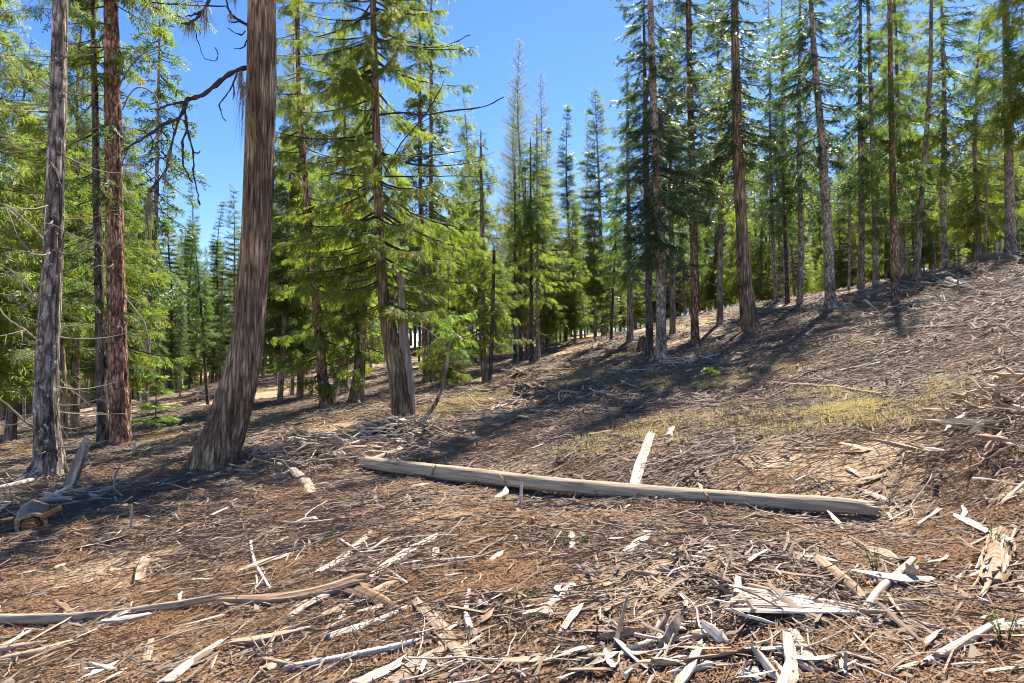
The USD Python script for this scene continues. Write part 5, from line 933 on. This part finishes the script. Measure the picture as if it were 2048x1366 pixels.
for x0, y0, x1, y1, sy, n in ((850, 835, 1010, 775, 12, 170), (1000, 775, 1110, 765, 9, 110), (1110, 765, 1240, 735, 8, 120), (1140, 765, 1360, 770, 8, 150), (1380, 770, 1480, 765, 10, 60), (1640, 830, 1760, 812, 6, 90), (270, 885, 390, 870, 8, 80),
                          (500, 850, 640, 820, 10, 70), (1480, 800, 1760, 780, 26, 50), (0, 900, 90, 880, 14, 70), (1250, 870, 1480, 830, 18, 50), (1480, 740, 1600, 735, 10, 40), (560, 800, 760, 770, 14, 60), (1640, 700, 1760, 660, 14, 30), (1340, 650, 1480, 625, 6, 40), (1500, 850, 1900, 820, 16, 80), (1150, 900, 1300, 860, 16, 40), (1860, 800, 2000, 770, 24, 20), (1240, 715, 1310, 705, 8, 40)):
    n = int(n * 1.3); u = rng.random(n); gpx.append(np.stack([x0 + (x1 - x0) * u + rng.normal(0, 12, n), y0 + (y1 - y0) * u + rng.normal(0, sy, n)], 1))
gpx = np.vstack(gpx); p_ = hits(gpx[:, 0], gpx[:, 1]); p_[:, 2] = ground_z(p_[:, 0], p_[:, 1])
scatter('dry_grass', 'golden and green short grass in patches across the middle of the clearing', 'grass', GP, 'grass', p_, rng.random(len(p_)) * 6.28, rng.uniform(.6, 1.25, len(p_)), 5, .6)
# small green plants and seedlings
def herb(label, px, py, h=.10, n=26, R=.10):
    b = hit(px, py); rg = np.random.default_rng(int(px)); G = Geo(); St = Geo(); t = thing('green_herb', label, 'herb', loc=b)
    for k in range(6):
        a = rg.random() * 6.28; o = np.array([math.cos(a), math.sin(a), 0]) * R * rg.uniform(.3, 1); St.add(*tube(np.array([[0, 0, -.01], o * .5 + [0, 0, h * .6], o + [0, 0, h]]), [.0022, .0018, .001], 3))
        for j in range(n // 4):
            s = rg.uniform(.25, 1); q = o * s + np.array([0, 0, h * s]); d = unit(rg.normal(0, 1, 3) * [1, 1, .4] + [0, 0, .2]); sd = unit(np.cross(d, [0, 0, 1.0])); L = rg.uniform(.016, .034); G.add(kite(q, d, sd, L, L * .5, -.1), [[0, 1, 2], [0, 2, 3]])
    obj('leaves', G.out(), 'herb', t); obj('stem', St.out(), 'herb', t)
for px, py, h, lab in ((658, 1082, .10, 'small green sprig at the edge of the shade band left of centre'), (1752, 1158, .16, 'green leafy herb beside the tan forked branch'), (2010, 1310, .16, 'bluish green herb beside the pale smooth branch at the corner'), (1128, 1096, .07, 'tiny herb left of the small white block'), (1428, 1046, .11, 'thin herb growing just below the long log'),
                       (878, 994, .09, 'yellow-green tuft under the long log near its butt'), (308, 1064, .05, 'low yellowish herb on the needles below the big cedar'), (938, 768, .22, 'green shrublet by the young bright cedar'), (1180, 1090, .08, 'sparse herb right of the small white block'), (1530, 1090, .09, 'low green herb right of the ragged white chunk'),
                       (1985, 1105, .16, 'dark green herb above the frayed rotten log at the right edge'), (1058, 1205, .06, 'tiny sprout left of the pale square-ended slab')):
    herb(lab, px, py, h)
def seedling(name, label, px, py, H, R, nb, leafm, depth=None, base=.06, size=(.10, .2), dens=30, seed=0, barkm='bark_mid'):
    b = hit(px, py) if depth is None else at(px, py, depth); b[2] = ground_z(b[0], b[1]); t = thing(name, label, 'sapling', loc=b); f = lambda z: np.stack([0 * z, 0 * z, z], -1); rg = np.random.default_rng(seed)
    obj('trunk', tube(f(np.array([-.05, H * .5, H])), [.012 * H + .004, .008 * H + .003, .002], 6), barkm, t)
    fol, w = make_crown('fir', rg, f, base, H, R, nb, dens, 5, size, shape=.9, top=.06); c = obj('crown', fol, leafm, t, kind='stuff'); obj('branchwork', w, 'branch_dark', c, kind='stuff')
seedling('fir_sapling', 'fresh green fir sapling standing in sun right of the red-brown scaly trunk', 311, 864, 1.95, .85, 90, 'sapling_leaf', None, .22, (.16, .30), 20, 1)
seedling('fir_sapling', 'tiny dark green fir seedling lying low on the shaded slope', 1418, 782, .45, .55, 46, 'fir_leaf', None, .04, (.10, .2), 30, 2)
seedling('fir_sapling', 'tiny bright fir seedling in the grass below the pale-footed spruce', 1300, 784, .32, .35, 36, 'sapling_leaf', None, .03, (.08, .16), 30, 3)
seedling('fir_sapling', 'thin fir seedling beside the pale pair of trunks behind the forked cedar', 905, 745, .9, .45, 40, 'sapling_leaf', None, .1, (.10, .2), 22, 4)
